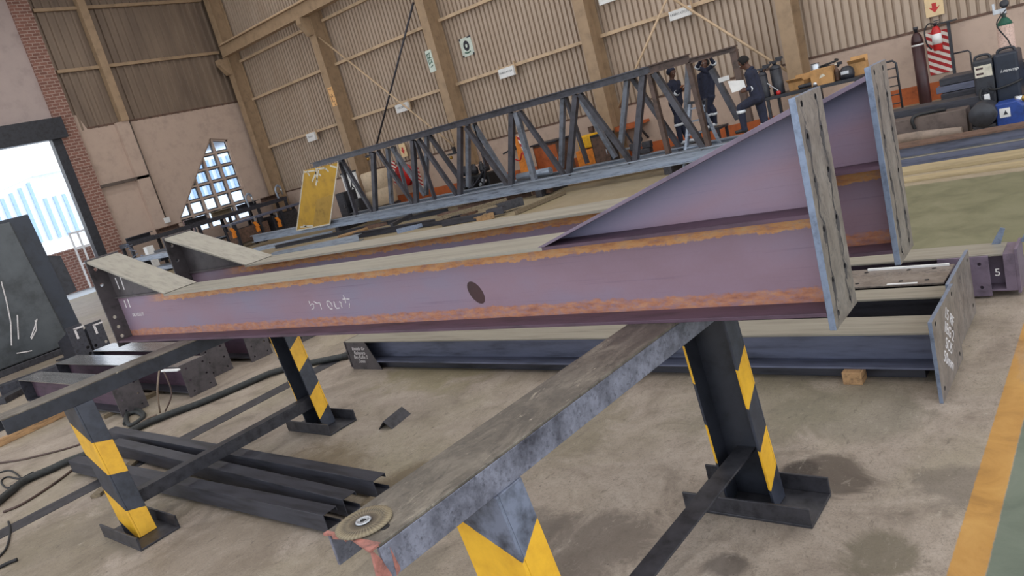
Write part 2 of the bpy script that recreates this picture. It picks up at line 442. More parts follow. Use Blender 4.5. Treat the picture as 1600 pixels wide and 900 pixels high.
def C_prof(w, h, t):
    """channel: web on the -u side"""
    return [(0, 0), (w, 0), (w, t), (t, t), (t, h-t), (w, h-t), (w, h), (0, h)]
# ================================================================== THE BUILDING
YW, XE, ZC = 19.86, -30.6, 11.6
struct(MB().box(XE-.3, 10, -9, YW+.25, -.2, 0).build('floor', 'floor'))
# sheet ceiling, opaque panels added in its gaps, an added lamp under each
cm = MB(); x = XE-.3
while x < 10:
    cm.box(x, min(x+4.6, 10), -9, YW+.25, ZC, ZC+.1); x += 6.0
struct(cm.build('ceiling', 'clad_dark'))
M['added_roof_fill'] = simple('opaque_roof_panel', (226, 230, 232), .5, 0, .03)
x = XE-.3+4.6; rm_ = MB()
while x < 10:
    rm_.box(x, min(x+1.4, 10), -9, YW+.25, ZC+.02, ZC+.06); x += 6.0
struct(rm_.build('ceiling_added_panels', 'added_roof_fill'))
x = XE-.3+4.6
while x < 10:
    ld = D.lights.new('added_roof_fill', 'AREA'); ld.shape = 'RECTANGLE'; ld.size = 1.3; ld.size_y = 27; ld.energy = 560 if x > -20 else 430  # added fill lamp, out of view
    ld.color = (1, .99, .97)
    lo = D.objects.new('added_roof_fill', ld); COL.objects.link(lo); lo.location = (x+.7, 5.5, ZC-.02)
    x += 6.0

def corrugated(axis, a, b, pos, z0, z1, inward, pitch=.18, dep=.07):
    """trapezoidal sheet: runs along axis from a to b, upright"""
    pts = []; u = a
    while u < b:
        for f, d in ((0, 0), (.60, 0), (.68, 1), (.92, 1)):
            pts.append((min(u+f*pitch, b), d*dep*-inward))
        u += pitch
    pts.append((b, 0))
    bm = bmesh.new(); prev = None
    for u, d in pts:
        p = [(u, pos+d) if axis == 'x' else (pos+d, u)][0]
        v = (bm.verts.new((p[0], p[1], z0)), bm.verts.new((p[0], p[1], z1)))
        if prev: bm.faces.new((prev[0], v[0], v[1], prev[1]))
        prev = v
    return bm
def from_bm(bm, name, m, parent=None):
    me = D.meshes.new(name); bm.to_mesh(me); bm.free(); me.materials.append(M[m])
    o = D.objects.new(name, me); COL.objects.link(o)
    if parent: o.parent = parent
    return o
PT = 1.6
struct(MB().box(XE-.25, 10, YW, YW+.22, 0, PT).build('wall_back', 'plaster'))
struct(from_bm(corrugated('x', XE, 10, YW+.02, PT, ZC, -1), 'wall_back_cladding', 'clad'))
struct(MB().box(XE-.25, 10, YW+.13, YW+.25, PT, ZC).build('wall_back_backing', 'clad_dark'))
struct(MB().box(-23.5, 10, YW-.012, YW, 0, .40).build('baseboard_back', 'skirt'))

struct(MB().box(XE, 10, YW-.015, YW+.1, PT-.02, PT+.035).build('trim_4', 'rust_brown'))
# end wall: window opening traced in the wall's own plane (y, z)
WIN = [(15.02, .95), (15.02, 1.78), (17.52, 4.66), (18.32, 4.46), (18.32, .95)]
notch = [(12.40, 0), (YW+.1, 0), (YW+.1, 5.95), (12.78, 5.98), (12.62, 6.5), (12.40, 6.5)]
struct(MB().sheet(notch, [WIN], 'x', XE-.25, XE).build('wall_left', 'plaster'))
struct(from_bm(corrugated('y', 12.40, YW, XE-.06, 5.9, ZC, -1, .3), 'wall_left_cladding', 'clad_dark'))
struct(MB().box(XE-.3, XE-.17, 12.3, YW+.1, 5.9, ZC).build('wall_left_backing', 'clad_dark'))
struct(MB().box(XE-.25, XE, -9, 11.75, 6.45, ZC).box(XE-.25, XE, -9, 3.6, 0, 6.45).build('wall_left_render', 'purple_wall'))
struct(MB().box(XE-.3, XE+.14, 11.75, 12.42, 0, ZC).build('trim_1', 'brick'))
struct(MB().box(XE-.2, XE+.012, 12.8, YW, 5.92, 5.99).build('trim_5', 'rust_brown'))
# door opening: dark roller housing and jamb
struct(MB().box(XE-.1, XE+.3, 3.4, 11.95, 5.75, 6.5).box(XE-.2, XE+.1, 11.42, 11.75, 0, 5.8).box(XE-.2, XE+.1, 3.6, 3.9, 0, 5.8).build('door_1', 'black'))
# pilaster and its post above
pa, pb = at(177, 191, x=XE).y, at(198, 188, x=XE).y
struct(MB().box(XE, XE+.2, pa, pb, 0, 5.95).build('trim_2', 'plaster'))
pc, pd = at(150, 96, x=XE).y, at(163, 95, x=XE).y
o = MB().prism([(XE-.02+u, pc+v) for u, v in [(0, 0), (.3, 0), (.3, .3), (0, .3)]], 'z', 5.95, ZC).build('wall_post', 'tan_paint')
tag(o, 'tan steel post standing on the plaster pilaster of the far end wall', 'post')
# window: precast grid and panes cut to the opening
def clip_line(poly, horiz, c):
    out = []
    for (a, b), (c2, d) in zip(poly, poly[1:]+poly[:1]):
        p, q = ((b, a), (d, c2)) if horiz else ((a, b), (c2, d))
        if (p[0]-c)*(q[0]-c) < 0: out.append(p[1]+(c-p[0])/(q[0]-p[0])*(q[1]-p[1]))
    return sorted(out)
w1 = MB()
zz = 1.16
zl = [1.72, 2.3, 2.87, 3.44, 4.02]; yl = [15.66, 16.3, 16.95, 17.6]
for c in zl:
    r = clip_line(WIN, True, c); w1.box(XE-.2, XE-.06, r[0], r[1], c-.035, c+.035)
for c in yl:
    r = clip_line(WIN, False, c); w1.box(XE-.205, XE-.055, c-.035, c+.035, r[0], r[1])
for (a, b), (c, d) in zip(WIN, WIN[1:]+WIN[:1]):
    w1.bar((XE-.13, a, b), (XE-.13, c, d), .16, .08, up=(1, 0, 0))
w1 = struct(w1.build('window_1', 'plaster'))
struct(MB().sheet(WIN, [], 'x', XE-.2, XE-.19).build('window_pane', 'glass', w1))
wf = MB()
for c in zl:
    r = clip_line(WIN, True, c); wf.box(XE-.24, XE-.205, r[0], r[1], c-.085, c+.085)
for c in yl:
    r = clip_line(WIN, False, c); wf.box(XE-.243, XE-.202, c-.085, c+.085, r[0], r[1])
for (a, b), (c, d) in zip(WIN, WIN[1:]+WIN[:1]):
    wf.bar((XE-.22, a, b), (XE-.22, c, d), .03, .2, up=(0, -(d-b), c-a))
struct(wf.build('window_frame', 'black', w1))

# conduit, trunking, junction box on the end wall
cd = MB(); cz = at(230, 263, x=XE+.14)
cy0, cy1 = at(200, 187, x=XE+.14), at(262, 340, x=XE+.14)
cd.tube([(XE+.15, cy0.y, 5.95), (XE+.15, cy0.y, cy1.z)], .055)
M['pipe_brown'] = simple('brown_grey_pipe', (92, 80, 74), .5)
o = tag(cd.build('conduit_pipe', 'pipe_brown'), 'dark vertical pipe running down the edge of the plaster pilaster', 'pipe')
MB().box(XE+.08, XE+.24, cy0.y-.1, cy0.y+.14, cy1.z-.2, cy1.z+.02).build('junction_box', 'white', o, .01)
o = MB().box(XE+.1, XE+.2, 12.42, cy0.y, 3.66, 3.78).build('cable_trunking', 'pipe_brown', None, .006)
tag(o, 'dark horizontal cable trunking between brick pier and pilaster on end wall', 'trunking')
# end-wall rails
for z, lb, ya in ((8.12, 'lower brown horizontal rail across the corrugated end wall', 12.5), (10.35, 'upper brown horizontal rail across the corrugated end wall', 12.5)):
    o = MB().box(XE-.02, XE+.1, ya, pc, z-.06, z+.06).box(XE-.02, XE+.1, pc+.3, YW-.6, z-.06, z+.06).build('wall_rail', 'tan_paint')
    tag(o, lb, 'rail')

# portal columns along the long wall
cx = [at(487, 50, y=19.22).x, at(654, 0, y=19.22).x, at(902, 0, y=19.22).x, at(1222, 0, y=19.22).x]
cx = [-30.1] + cx + [cx[-1]+5.95]
lab = ['tan steel column in the far corner beside the end wall', 'first tan steel column right of the far corner, orange notice on it',
       'tan steel column behind the middle of the truss, green notice beside it', 'tan steel column behind the right half of the truss',
       'tan steel column behind the black gas cylinders', 'tan steel column beyond the welding machine at the right']
for k, (c, lb) in enumerate(zip(cx, lab)):
    if k == 5: continue
    w, h, tf, tw = .36, .62, .03, .03
    prof = [(c+u, 19.2+v) for u, v in I_prof(w, h, tf, tw)]
    o = thing('steel_column', lb, 'column', (c, 19.5, 0))
    MB().prism([(u-c, v-19.5) for u, v in prof], 'z', .0, ZC).build('shaft', 'tan_paint', o)
    MB().prism([(-.3, 7.1), (-.3, 7.72), (.3, 7.72)][:0] or [(-.75, 7.72), (-.31, 7.72), (-.31, 7.05), (-.45, 7.05), (-.75, 7.5)], 'x', -.13, .13).build('corbel', 'tan_paint', o)
    MB().box(-.4, .4, -.42, .34, 0, .9 if k in (1, 2) else .02).build('plinth', 'plaster' if k in (1, 2) else 'tan_paint', o)
# crane girder
g0 = at(352, 90, y=18.97)
o = thing('crane_girder', 'long tan overhead girder running along the columns into the far corner', 'girder', (-10, 18.97, g0.z))
MB().prism([(u, v) for u, v in I_prof(.3, .5, .03, .02)], 'x', g0.x+10, 18).build('girder', 'tan_paint', o)
MB().box(g0.x+10, 18, -.035, .035, .5, .58).build('rail', 'tan_pale', o)
# wall rails of the long wall
for z, lb in ((3.70, 'lowest pale wall rail along the corrugated long wall, sign boxes on it'), (5.85, 'middle pale wall rail along the corrugated long wall'),
              (at(488, 40, y=19.72).z, 'topmost pale wall rail along the corrugated long wall, level with the girder')):
    o = MB()
    for a, b in zip(cx, cx[1:]): o.box(a+.19, b-.19, 19.68, 19.82, z-.05, z+.05)
    tag(o.build('wall_rail', 'tan_pale'), lb, 'rail')
# cross bracing rods
def rod(p, q, m, lb):
    a = at(*p, y=19.34); b = at(*q, y=19.34)
    o = MB().tube([a, b], .035, m, 8).build('brace_rod', m); tag(o, lb, 'brace')
rod((498, 58), (715, 232), 'tan_pale', 'pale diagonal brace falling right from first column behind the truss')
rod((646, 4), (588, 228), 'dark_steel', 'dark diagonal brace falling left, crossing the pale brace')
rod((1043, -4), (966, 168), 'tan_pale', 'pale brace rod falling left past the white word sign to the truss')
rod((1048, -4), (1232, 112), 'tan_pale', 'pale brace rod falling right towards the black gas cylinders')

# ------------------------------------------------------------------ outdoors through the door
struct(MB().box(-110, XE-.25, -40, 60, -.3, -.02).build('ground', 'yard'))
XB = -56
pb_ = [at(*p, x=XB) for p in ((14, 372), (53, 275), (74, 270), (118, 281), (160, 380))]
o = thing('warehouse', 'white and pale blue striped warehouse seen outside through the open door', 'building', (XB-6, 20, 0))
base = Vector(o.location)
rid = pb_[1]
yl0, yr0 = rid.y-7.5, rid.y+22
zr, ze = rid.z, rid.z-1.6
b = MB().prism([(yl0-base.y, 0), (yr0-base.y, 0), (yr0-base.y, ze), (rid.y+1.5-base.y, zr), (rid.y-base.y, zr), (yl0-base.y, zr*.62)], 'x', -9, 5.9, 'clad_white')
b.build('wall', 'clad_white', o)
y = yl0+.3; bb = MB()
while y < yr0-1:
    top = (zr*.62+(y-yl0)/(rid.y-yl0)*(zr-zr*.62)) if y < rid.y else ze+.2
    bb.box(5.9, 5.99, y-base.y, y+.22-base.y, 2.4, min(top, zr)-.15); y += .6
bb.build('sheet_ribs', 'clad_blue', o)
MB().box(-9.2, 6.1, rid.y-.1-base.y, yr0-base.y, zr-.02, zr+.1).build('roof_edge', 'clad_white', o)
fa, fb = at(97, 463, z=0), at(165, 442, z=0)
fd = (fb-fa).normalized(); an = atan2(fd.y, fd.x)
o = thing('yard_wall', 'brick yard wall outside the open door', 'wall', fa, an)
MB().box(-2.4, 6, 0, .3, 0, 1.75).build('brickwork', 'brick', o)
MB().box(-1.1, -.35, -.18, .42, 0, 2.15).build('pillar', 'brick', o); MB().box(2.3, 3.2, -.2, .45, 0, 2.45).build('pillar', 'brick', o)
MB().box(-1.2, -.25, -.24, .48, 2.15, 2.25).build('capping', 'plaster', o); MB().box(2.2, 3.3, -.26, .5, 2.45, 2.56).build('capping', 'plaster', o)
g = thing('yard_gate', 'white barred gate leaning in front of the brick yard wall', 'gate', fa+fd*1.3-Vector((-fd.y, fd.x, 0))*.35, an)
m = MB()
for z in (1.05, 1.7, 2.35): m.box(-.2, 1.0, -.03, .03, z-.04, z+.04)
m.build('rail', 'white', g); m = MB()
for k in range(5): m.box(-.2+k*.3-.04, -.2+k*.3+.04, -.035, .035, .0 if k in (0, 4) else 1.05, 2.4)
m.build('bar', 'white', g)
M['purple_grey'] = simple('grey_purple_steel', (112, 98, 114), .5, .1, .2, 5)
# ================================================================== MAIN RAFTER BEAMS ON THE TRESTLES
def spline2(pts, n=5):
    out = []; P = [pts[0]]+pts+[pts[-1]]
    for i in range(1, len(P)-2):
        for k in range(n):
            t = k/n; a, b, c, d = P[i-1], P[i], P[i+1], P[i+2]
            out.append(tuple(.5*((2*b[q])+(c[q]-a[q])*t+(2*a[q]-5*b[q]+4*c[q]-d[q])*t*t+(3*b[q]-a[q]-3*c[q]+d[q])*t*t*t) for q in (0, 1)))
    return out
def rafter(label, origin, rot, writing):
    """origin: bottom near-edge of flange at right plate; local x runs to the right, length to -x"""
    L, W, H, tf, tw = 6.32, .285, .405, .016, .014
    o = thing('haunched_rafter', label, 'steel beam', origin, rot, 'purple haunched rafter beams on the trestles')
    yc = W/2
    # flanges
    MB().box(-L, 0, 0, W, 0, tf).build('bottom_flange', 'purple_dark', o, .002)
    MB().box(-5.12, -1.245, 0, W, H-tf, H, 'top_mill').box(-1.2449, 0, 0, W, H-tf, H, 'purple_dark').box(-L, -5.1201, yc-.03, yc+.03, H-tf, H, 'plate_dark').build('top_flange', 'top_mill', o)  # right stretch under the haunch: dark purple scale with its shade painted in
    web = MB().box(-L, 0, yc-tw/2, yc+tw/2, tf, H-tf)
    web = web.build('web', 'purple', o)
    # right haunch
    hx, hz = -1.245, .775
    MB().prism([(hx, H), (0, H), (0, hz), (-.03, hz)], 'y', yc-tw/2, yc+tw/2).build('haunch_web', 'purple_haunch', o)
    MB().prism([(hx-.03, H), (hx+.015, H), (0, hz-.0), (0, hz+.022)], 'y', 0, W).build('haunch_flange', 'purple_grey', o, .002)
    # end plate with bolt holes
    hs = [(yc+s*.085, z) for z in (-.005, .13, .33, .52, .68, .80) for s in (-1, 1)]
    pl = MB().sheet([(.0, -.055), (W+.02, -.055), (W+.02, .83), (0, .83)], [circ(u, v, .012) for u, v in hs], 'x', 0, .026, 'plate', 'edge_blue').build('end_plate', 'plate', o, .002)
    rg = random.Random(int(origin[1]*100))
    for s in (-1, 1):
        pts = []; z = -.03
        while z < .8: pts.append((yc+s*.085+rg.uniform(-.022, .022), z)); z += rg.uniform(.03, .07)
        m = MB(); prev = None
        P = spline2(pts)
        for (y, z), k in zip(P, range(len(P))):
            w = .0025+.004*abs(sin(k*.7+s))
            v = (m.bm.verts.new((.0266, y-w, z)), m.bm.verts.new((.0266, y+w, z)))
            if prev: m.bm.faces.new((prev[0], prev[1], v[1], v[0]))
            prev = v
        m.build('grease_smear', 'grease', pl)
        for z in (.13, .33, .52, .68):
            if rg.random() < .8:
                a = rg.uniform(.012, .02); b = rg.uniform(.03, .055); y = yc+s*.085
                MB().sheet([(y+a*cos(t*pi/9)*(1+.2*sin(3*t)), z-.02+b*sin(t*pi/9)) for t in range(18)], [circ(y, z, .0125)], 'x', .0262, .0268).build('grease_blot', 'grease', pl)
    # left haunch and its plate
    lx, lz = -5.12, .765
    MB().prism([(-L, H), (lx, H), (-L, lz)], 'y', yc-tw/2, yc+tw/2).build('knee_web', 'plate_dark', o)
    MB().prism([(lx, H), (lx+.03, H+.004), (-L+.01, lz+.022), (-L+.0, lz)], 'y', 0, W).build('knee_flange', 'top_mill', o, .002)
    hs = [(yc+s*.088, z) for z in (.04, .13, .22, .52, .68) for s in (-1, 1)] if False else [(yc-.09, z) for z in (.05, .14, .235, .55, .70)]+[(yc+.09, z) for z in (.05, .14, .235, .55, .70)]
    MB().sheet([(-.01, -.04), (W+.01, -.04), (W+.01, .80), (-.01, .80)], [circ(u, v, .017) for u, v in hs], 'x', -L-.018, -L, 'plate_dark').build('end_plate', 'plate_dark', o, .002)
    if writing:
        inv = (Matrix.Translation(origin) @ Matrix.Rotation(rot, 4, 'Z')).inverted()
        k = yc-tw/2
        for st in (((165, 180), (205, 300), (240, 250), (285, 275), (292, 360), (240, 395)), ((290, 200), (360, 240), (430, 225), (480, 390)),
                   ((745, 385), (690, 385), (620, 290), (600, 200), (640, 180), (700, 230), (740, 320)), ((775, 195), (810, 330), (850, 375), (920, 365)),
                   ((910, 210), (950, 230), (960, 320), (985, 365)), ((1000, 50), (1050, 150), (1065, 240)), ((985, 145), (1160, 145)), ((1160, 250), (1155, 360))):
            P = []
            for a, b in st:
                v = at(470+a/16, 460+b/16, y=origin[1]+yc-.085); v = inv @ v
                P.append((v.x, k-.0006, v.z))
            MB().tube(P, .0035, None, 6).build('chalk_stroke', 'chalk', web)
        text('DC/1CL8,1/3', .042, 'stencil_marking', 'chalk', web, (-6.03, yc-tw/2-.001, .215), (pi/2, 0, 0))
        v = inv @ at(746, 456, y=origin[1]+yc-.03)
        s = MB().prism([(v.x+.05*cos(a*pi/12)-.02*sin(a*pi/12), v.z+.066*sin(a*pi/12)) for a in range(24)], 'y', yc-tw/2-.0012, yc-tw/2).build('grease_spot', 'maroon', web)
        m = MB()
        for a, b in (((-6.2, .47), (-6.2, .58)), ((-6.16, .59), (-6.09, .59)), ((-6.09, .59), (-6.11, .46)), ((-6.2, .36), (-6.21, .29)), ((-6.12, .37), (-6.13, .29))):
            m.bar((a[0], yc-tw/2-.001, a[1]), (b[0], yc-tw/2-.001, b[1]), .003, .016, up=(1, 0, 0))
        m.build('chalk_tally', 'chalk', o)
    return o
r1 = rafter('purple haunched rafter beam nearest the camera, chalked, across both trestles', (-.972, 2.733, 1.17), .0188, True)
r2 = rafter('purple haunched rafter beam behind the chalked one on both trestles', (-.915, 3.515, 1.17), .030, False)

# ================================================================== TRESTLES
def trestle(label, x0, yf, yr, xtop, ynear, yfar, rot_rail, zt=1.17, wide=.245, rail_m=True):
    """x0: foot centre; legs at yf, yr; rail centre at height xtop"""
    o = thing('trestle', label, 'trestle', (x0, (yf+yr)/2, 0)); ym = (yf+yr)/2
    dx = xtop-x0; fd = .117; zb = zt-fd
    rt, rs = ('rail_top', 'rail_side') if rail_m else ('rail_top', 'black')
    def rx(y): return dx+rot_rail*(y-ym)
    # rail: downturned channel
    m = MB(); a, b = ynear-ym, yfar-ym; h = wide/2
    def seg(u0, u1, z0, z1, mm):
        m.hexa([(rx(ynear)+u0, a, z0), (rx(ynear)+u1, a, z0), (rx(yfar)+u1, b, z0), (rx(yfar)+u0, b, z0),
                (rx(ynear)+u0, a, z1), (rx(ynear)+u1, a, z1), (rx(yfar)+u1, b, z1), (rx(yfar)+u0, b, z1)], mm)
    seg(-h, h, zt-.012, zt, rt)
    rail = m.build('rail', rt, o, .003)
    m = MB(); seg(h-.012, h, zb, zt-.0121, rs); m.build('rail_flange', rs, o, .002)
    m = MB(); seg(-h, -h+.012, zb, zt-.0121, rs); m.build('rail_flange', rs, o, .002)
    # legs
    for y, s in ((yf, -1), (yr, 1)):
        w, d, t = .26, .135, .014
        y0 = (y-ym)+s*d/2            # web plane (outer)
        zl = .018
        def P(u, v, z):
            k = (z-zl)/(zb-zl)
            return (u+k*rx(y), v, z)
        lm = MB()
        for (u0, u1, v0, v1, mats) in ((-w/2, w/2, y0-s*t, y0, 'web'), (-w/2, -w/2+t, y0-s*d, y0-s*t, 'fl'), (w/2-t, w/2, y0-s*d, y0-s*t, 'fr')):
            va, vb = min(v0, v1), max(v0, v1)
            p = [P(u0, va, zl), P(u1, va, zl), P(u1, vb, zl), P(u0, vb, zl), P(u0, va, zb), P(u1, va, zb), P(u1, vb, zb), P(u0, vb, zb)]
            lm.hexa(p, 'stripe')
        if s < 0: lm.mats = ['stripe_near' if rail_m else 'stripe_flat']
        nf = len(lm.bm.faces); lm.bm.faces.ensure_lookup_table(); lm.bm.normal_update()
        ib = lm.mi('black')
        leg = None
        # inner faces plain black
        bmesh.ops.recalc_face_normals(lm.bm, faces=lm.bm.faces[:])
        for k, f in enumerate(lm.bm.faces):
            n = f.normal; c = f.calc_center_median()
            part = k//6
            if part == 0 and n.y*s < -.5: f.material_index = ib
            if part == 1 and n.x > .5: f.material_index = ib
            if part == 2 and n.x < -.5: f.material_index = ib
        for v in lm.bm.verts: v.co.y -= y0; v.co.x -= rx(y)*.5
        leg = lm.build('leg', 'stripe', o, .003, loc=(rx(y)*.5, y0, 0))
        # cap gusset and base shoe
        bw, bd, bh = .33, .15, .105
        m = MB().box(-bw, bw, y-ym-bd, y-ym+bd, 0, .016).box(-bw, bw, y-ym-bd, y-ym-bd+.014, .0161, bh).box(-bw, bw, y-ym+bd-.014, y-ym+bd, .0161, bh)
        m.build('base_shoe', 'black_worn', o, .003)
    zbr = .295
    m = MB(); k = zbr/zb
    ya, yb = yf-ym+.055, yr-ym+.05
    xa, xb_ = k*rx(yf), k*rx(yr)
    ya, yb = yf-ym-.05, yr-ym+.052
    m.hexa([(xa-.05, ya, zbr-.012), (xa+.05, ya, zbr-.012), (xb_+.05, yb, zbr-.012), (xb_-.05, yb, zbr-.012),
            (xa-.05, ya, zbr), (xa+.05, ya, zbr), (xb_+.05, yb, zbr), (xb_-.05, yb, zbr)])
    e = .04 if not rail_m else -.05
    m.hexa([(xa+e, ya, zbr-.10), (xa+e+.01, ya, zbr-.10), (xb_+e+.01, yb, zbr-.10), (xb_+e, yb, zbr-.10),
            (xa+e, ya, zbr-.0121), (xa+e+.01, ya, zbr-.0121), (xb_+e+.01, yb, zbr-.0121), (xb_+e, yb, zbr-.0121)])
    m.build('brace', 'black_worn', o, .002)
    return o
tr = trestle('black trestle with scuffed grey top rail nearest the camera, grinding disc on it', -1.645, 1.55, 3.17, -1.749, 1.04, 3.84, .052)
tl = trestle('black trestle with yellow striped legs under the left end of the rafters', -5.83, 1.74, 3.44, -6.0, 1.25, 3.98, .043, rail_m=False)
# torn flame-cut end of the near rail
YM = (1.55+3.17)/2
zt = 1.17; xr = -1.749+.052*(1.04-YM)+1.645; yn = 1.04-YM
def tri(pts, axis, a, b, nm):
    MB().prism(pts, axis, a, b).build(nm, 'burnt', tr)
tri([(xr-.121, yn-.012), (xr-.085, yn-.003), (xr-.07, yn-.016), (xr-.03, yn-.007), (xr-.012, yn-.013), (xr-.006, yn+.01), (xr-.121, yn+.004)], 'z', zt-.008, zt+.0004, 'torn_lip')
tri([(xr-.004, yn-.002), (xr+.118, yn-.03), (xr+.1225, yn-.03), (xr+.1225, yn+.012), (xr+.02, yn+.006)], 'z', zt-.006, zt+.0004, 'torn_lip')
fx = xr+.1228
tri([(yn-.022, zt-.002), (yn-.004, zt-.04), (yn+.012, zt-.105), (yn-.014, zt-.16), (yn-.032, zt-.09)], 'x', fx-.01, fx+.001, 'torn_curl')
tri([(yn+.034, zt-.03), (yn+.046, zt-.108), (yn+.026, zt-.118)], 'x', fx, fx+.002, 'torn_curl')
m = MB(); hb = at(600, 823, z=1.171)
m.lathe([(.0, .0), (.017, .0005), (.017, .0012), (0, .0012)], (hb.x+1.645, hb.y-YM, 1.17)); m.build('rail_hole', 'hole', tr)

# grinding disc on the rail
dc = at(569, 817, z=1.172)
disc = thing('grinding_disc', 'worn round grinding disc lying on the near trestle rail', 'grinding disc', (dc.x, dc.y, 1.1705))
def disc_mat():
    t = NT('worn_abrasive'); X, Y, Z = t.xyz()
    a = t.n('ShaderNodeMath', operation='ARCTAN2'); t.l(Y, a.inputs[0]); t.l(X, a.inputs[1])
    w = t.math('SINE', t.math('MULTIPLY', a.outputs[0], 44))
    r = t.math('SQRT', t.math('ADD', t.math('MULTIPLY', X, X), t.math('MULTIPLY', Y, Y)))
    f = t.noise(40, 4)
    rr = t.ramp(t.math('DIVIDE', r, .1), [(.25, (56, 46, 36)), (.5, (104, 92, 74)), (.6, (76, 66, 54)), (.8, (140, 126, 100)), (1, (84, 76, 64))])
    c = t.mix(t.math('MULTIPLY', t.math('MULTIPLY', w, t.math('GREATER_THAN', r, .045)), .35, True), rr, (180, 168, 140))
    return t.fin(t.mix(t.math('MULTIPLY', f, .4), c, (70, 60, 48)), .6, 0, w, .3, .002)
M['disc'] = disc_mat()
R = .088
MB().lathe([(.018, .006), (.018, .003), (.03, .001), (R-.004, .0), (R, .002), (R, .006), (R*.75, .008), (.034, .007), (.018, .006)][1:-1], m='disc', seg=40).build('abrasive', 'disc', disc)
MB().lathe([(.016, .007), (.016, .012), (.024, .012), (.026, .0085)][::-1]+[(.012, .012), (.011, .009)], m='chrome', seg=28).build('centre_ring', 'chrome', disc)
MB().lathe([(0, .0095), (.0105, .0095), (.0105, .0102), (0, .0102)], seg=16).build('bore', 'hole', disc)

# ================================================================== BEAMS LYING ON THE FLOOR BEHIND
def floor_beam(label, x0, x1, y0, w, z0, h, web='blue_steel', top='top_mill', group=None, plate_r=None, plate_l=None, stiff=()):
    o = thing('steel_beam', label, 'steel beam', ((x0+x1)/2, y0+w/2, 0), 0, group)
    c = (x0+x1)/2; a, b = x0-c, x1-c; tf = .014
    MB().box(a, b, -w/2, w/2, z0+h-tf, z0+h).build('top_flange', top, o, .002)
    MB().box(a, b, -w/2, w/2, z0, z0+tf).build('bottom_flange', web, o, .002)
    MB().box(a, b, -.008, .008, z0+tf, z0+h-tf).build('web', web, o)
    if plate_r:
        ya, yb, za, zb, hs = plate_r
        MB().sheet([(ya-y0-w/2, za), (yb-y0-w/2, za), (yb-y0-w/2, zb), (ya-y0-w/2, zb)], [circ(u-y0-w/2, v, .014) for u, v in hs], 'x', b, b+.022, 'plate', 'edge_blue').build('end_plate', 'plate', o, .002)
    if plate_l:
        MB().box(a-.016, a, -w/2-.01, w/2+.01, max(0, z0-.06), z0+h).build('end_plate', 'plate_dark', o, .002)
    return o
B1 = floor_beam('blue-grey steel beam on the floor right behind the trestles, chalk writing on its end', -6.86, -1.02, 4.65, .30, .085, .245,
                plate_r=(4.38, 5.04, 0, .5, [(4.46, .46), (4.46, .06), (4.96, .46), (4.96, .06)]), plate_l=True)
# chalked stiffener plate at the left end, facing the camera
bx = -3.94
MB().hexa([(-2.92, -.152, .0), (-2.42, -.152, .0), (-2.42, -.143, .0), (-2.92, -.143, .0), (-2.92, -.152, .315), (-2.58, -.152, .315), (-2.58, -.143, .315), (-2.92, -.143, .315)]).build('chalked_plate', 'plate_dark', B1, .002)
t = text('Lintels Gr\nRainpurs\nBm Rafts 2\n3mm', .055, 'chalk_writing', 'chalk', B1, (-2.72, -.1535, .17), (pi/2, 0, 0), font_shear=.2)
t = text("15 RF\n1EG 2\nSO5\n50mm", .10, 'chalk_writing', 'chalk', B1, (2.92+.0235, -.08, .26), (pi/2, 0, pi/2), font_shear=.15); t.rotation_euler = (pi/2, radians(38), pi/2)
t.rotation_mode = 'XYZ'
B2 = floor_beam('dark steel beam on the floor, second behind the trestles', -6.7, -1.06, 5.29, .22, .06, .27, web='dark_steel',
                plate_r=(5.12, 5.86, 0, .47, [(5.2, .42), (5.78, .42), (5.2, .08), (5.78, .08)]))
B3 = floor_beam('steel beam with rows of bolt holes in its top flange, third behind the trestles', -6.5, -1.16, 5.58, .42, .06, .27, web='dark_steel', top='plate')
m = MB()
for x in (-2.35, -2.05, -1.75, -1.45, -1.28):
    for y in (-.13, .13): m.lathe([(0, .3305), (.016, .3305), (.016, .332), (0, .332)], (x+3.83, y, 0), seg=10)
m.build('bolt_hole', 'hole', B3)
MB().box(2.08, 2.64, .17, .19, .33, .345).box(2.3, 2.5, -.2, -.18, .33, .334).build('weld_scrap', 'white', B3)
B4 = thing('steel_beam', 'purple steel beam with raised end fins, farthest of the four floor beams', 'steel beam', (-3.6, 6.3, 0))
MB().box(-2.6, 2.72, -.15, .15, .32, .335).build('top_flange', 'top_mill', B4, .002)
MB().box(-2.6, 2.72, -.15, .15, .05, .065).build('bottom_flange', 'purple_grey', B4, .002)
MB().box(-2.6, 2.72, -.01, .01, .065, .32).build('web', 'purple_grey', B4)
MB().sheet([(2.3, .02), (2.63, .02), (2.63, .33), (2.3, .33)], [circ(2.57, .27, .013), circ(2.57, .09, .013), circ(2.36, .09, .013)], 'y', -.17, -.152, 'purple_grey').build('splice_plate', 'purple_grey', B4, .002)
for x in (2.62, 2.80):
    MB().prism([(x, .335), (x+.06, .335), (x+.1, .45), (x+.07, .46)], 'y', .11, .12).build('end_fin', 'edge_blue', B4)
m = MB().box(2.79, 2.81, -.15, .15, .03, .36); m.build('end_plate', 'purple_grey', B4, .002)
MB().box(2.72, 2.79, -.15, .15, .05, .33).build('end_block', 'purple_grey', B4)
text('5', .08, 'paint_marking', 'chalk', B4, (2.68, -.172, .2), (pi/2, 0, 0))
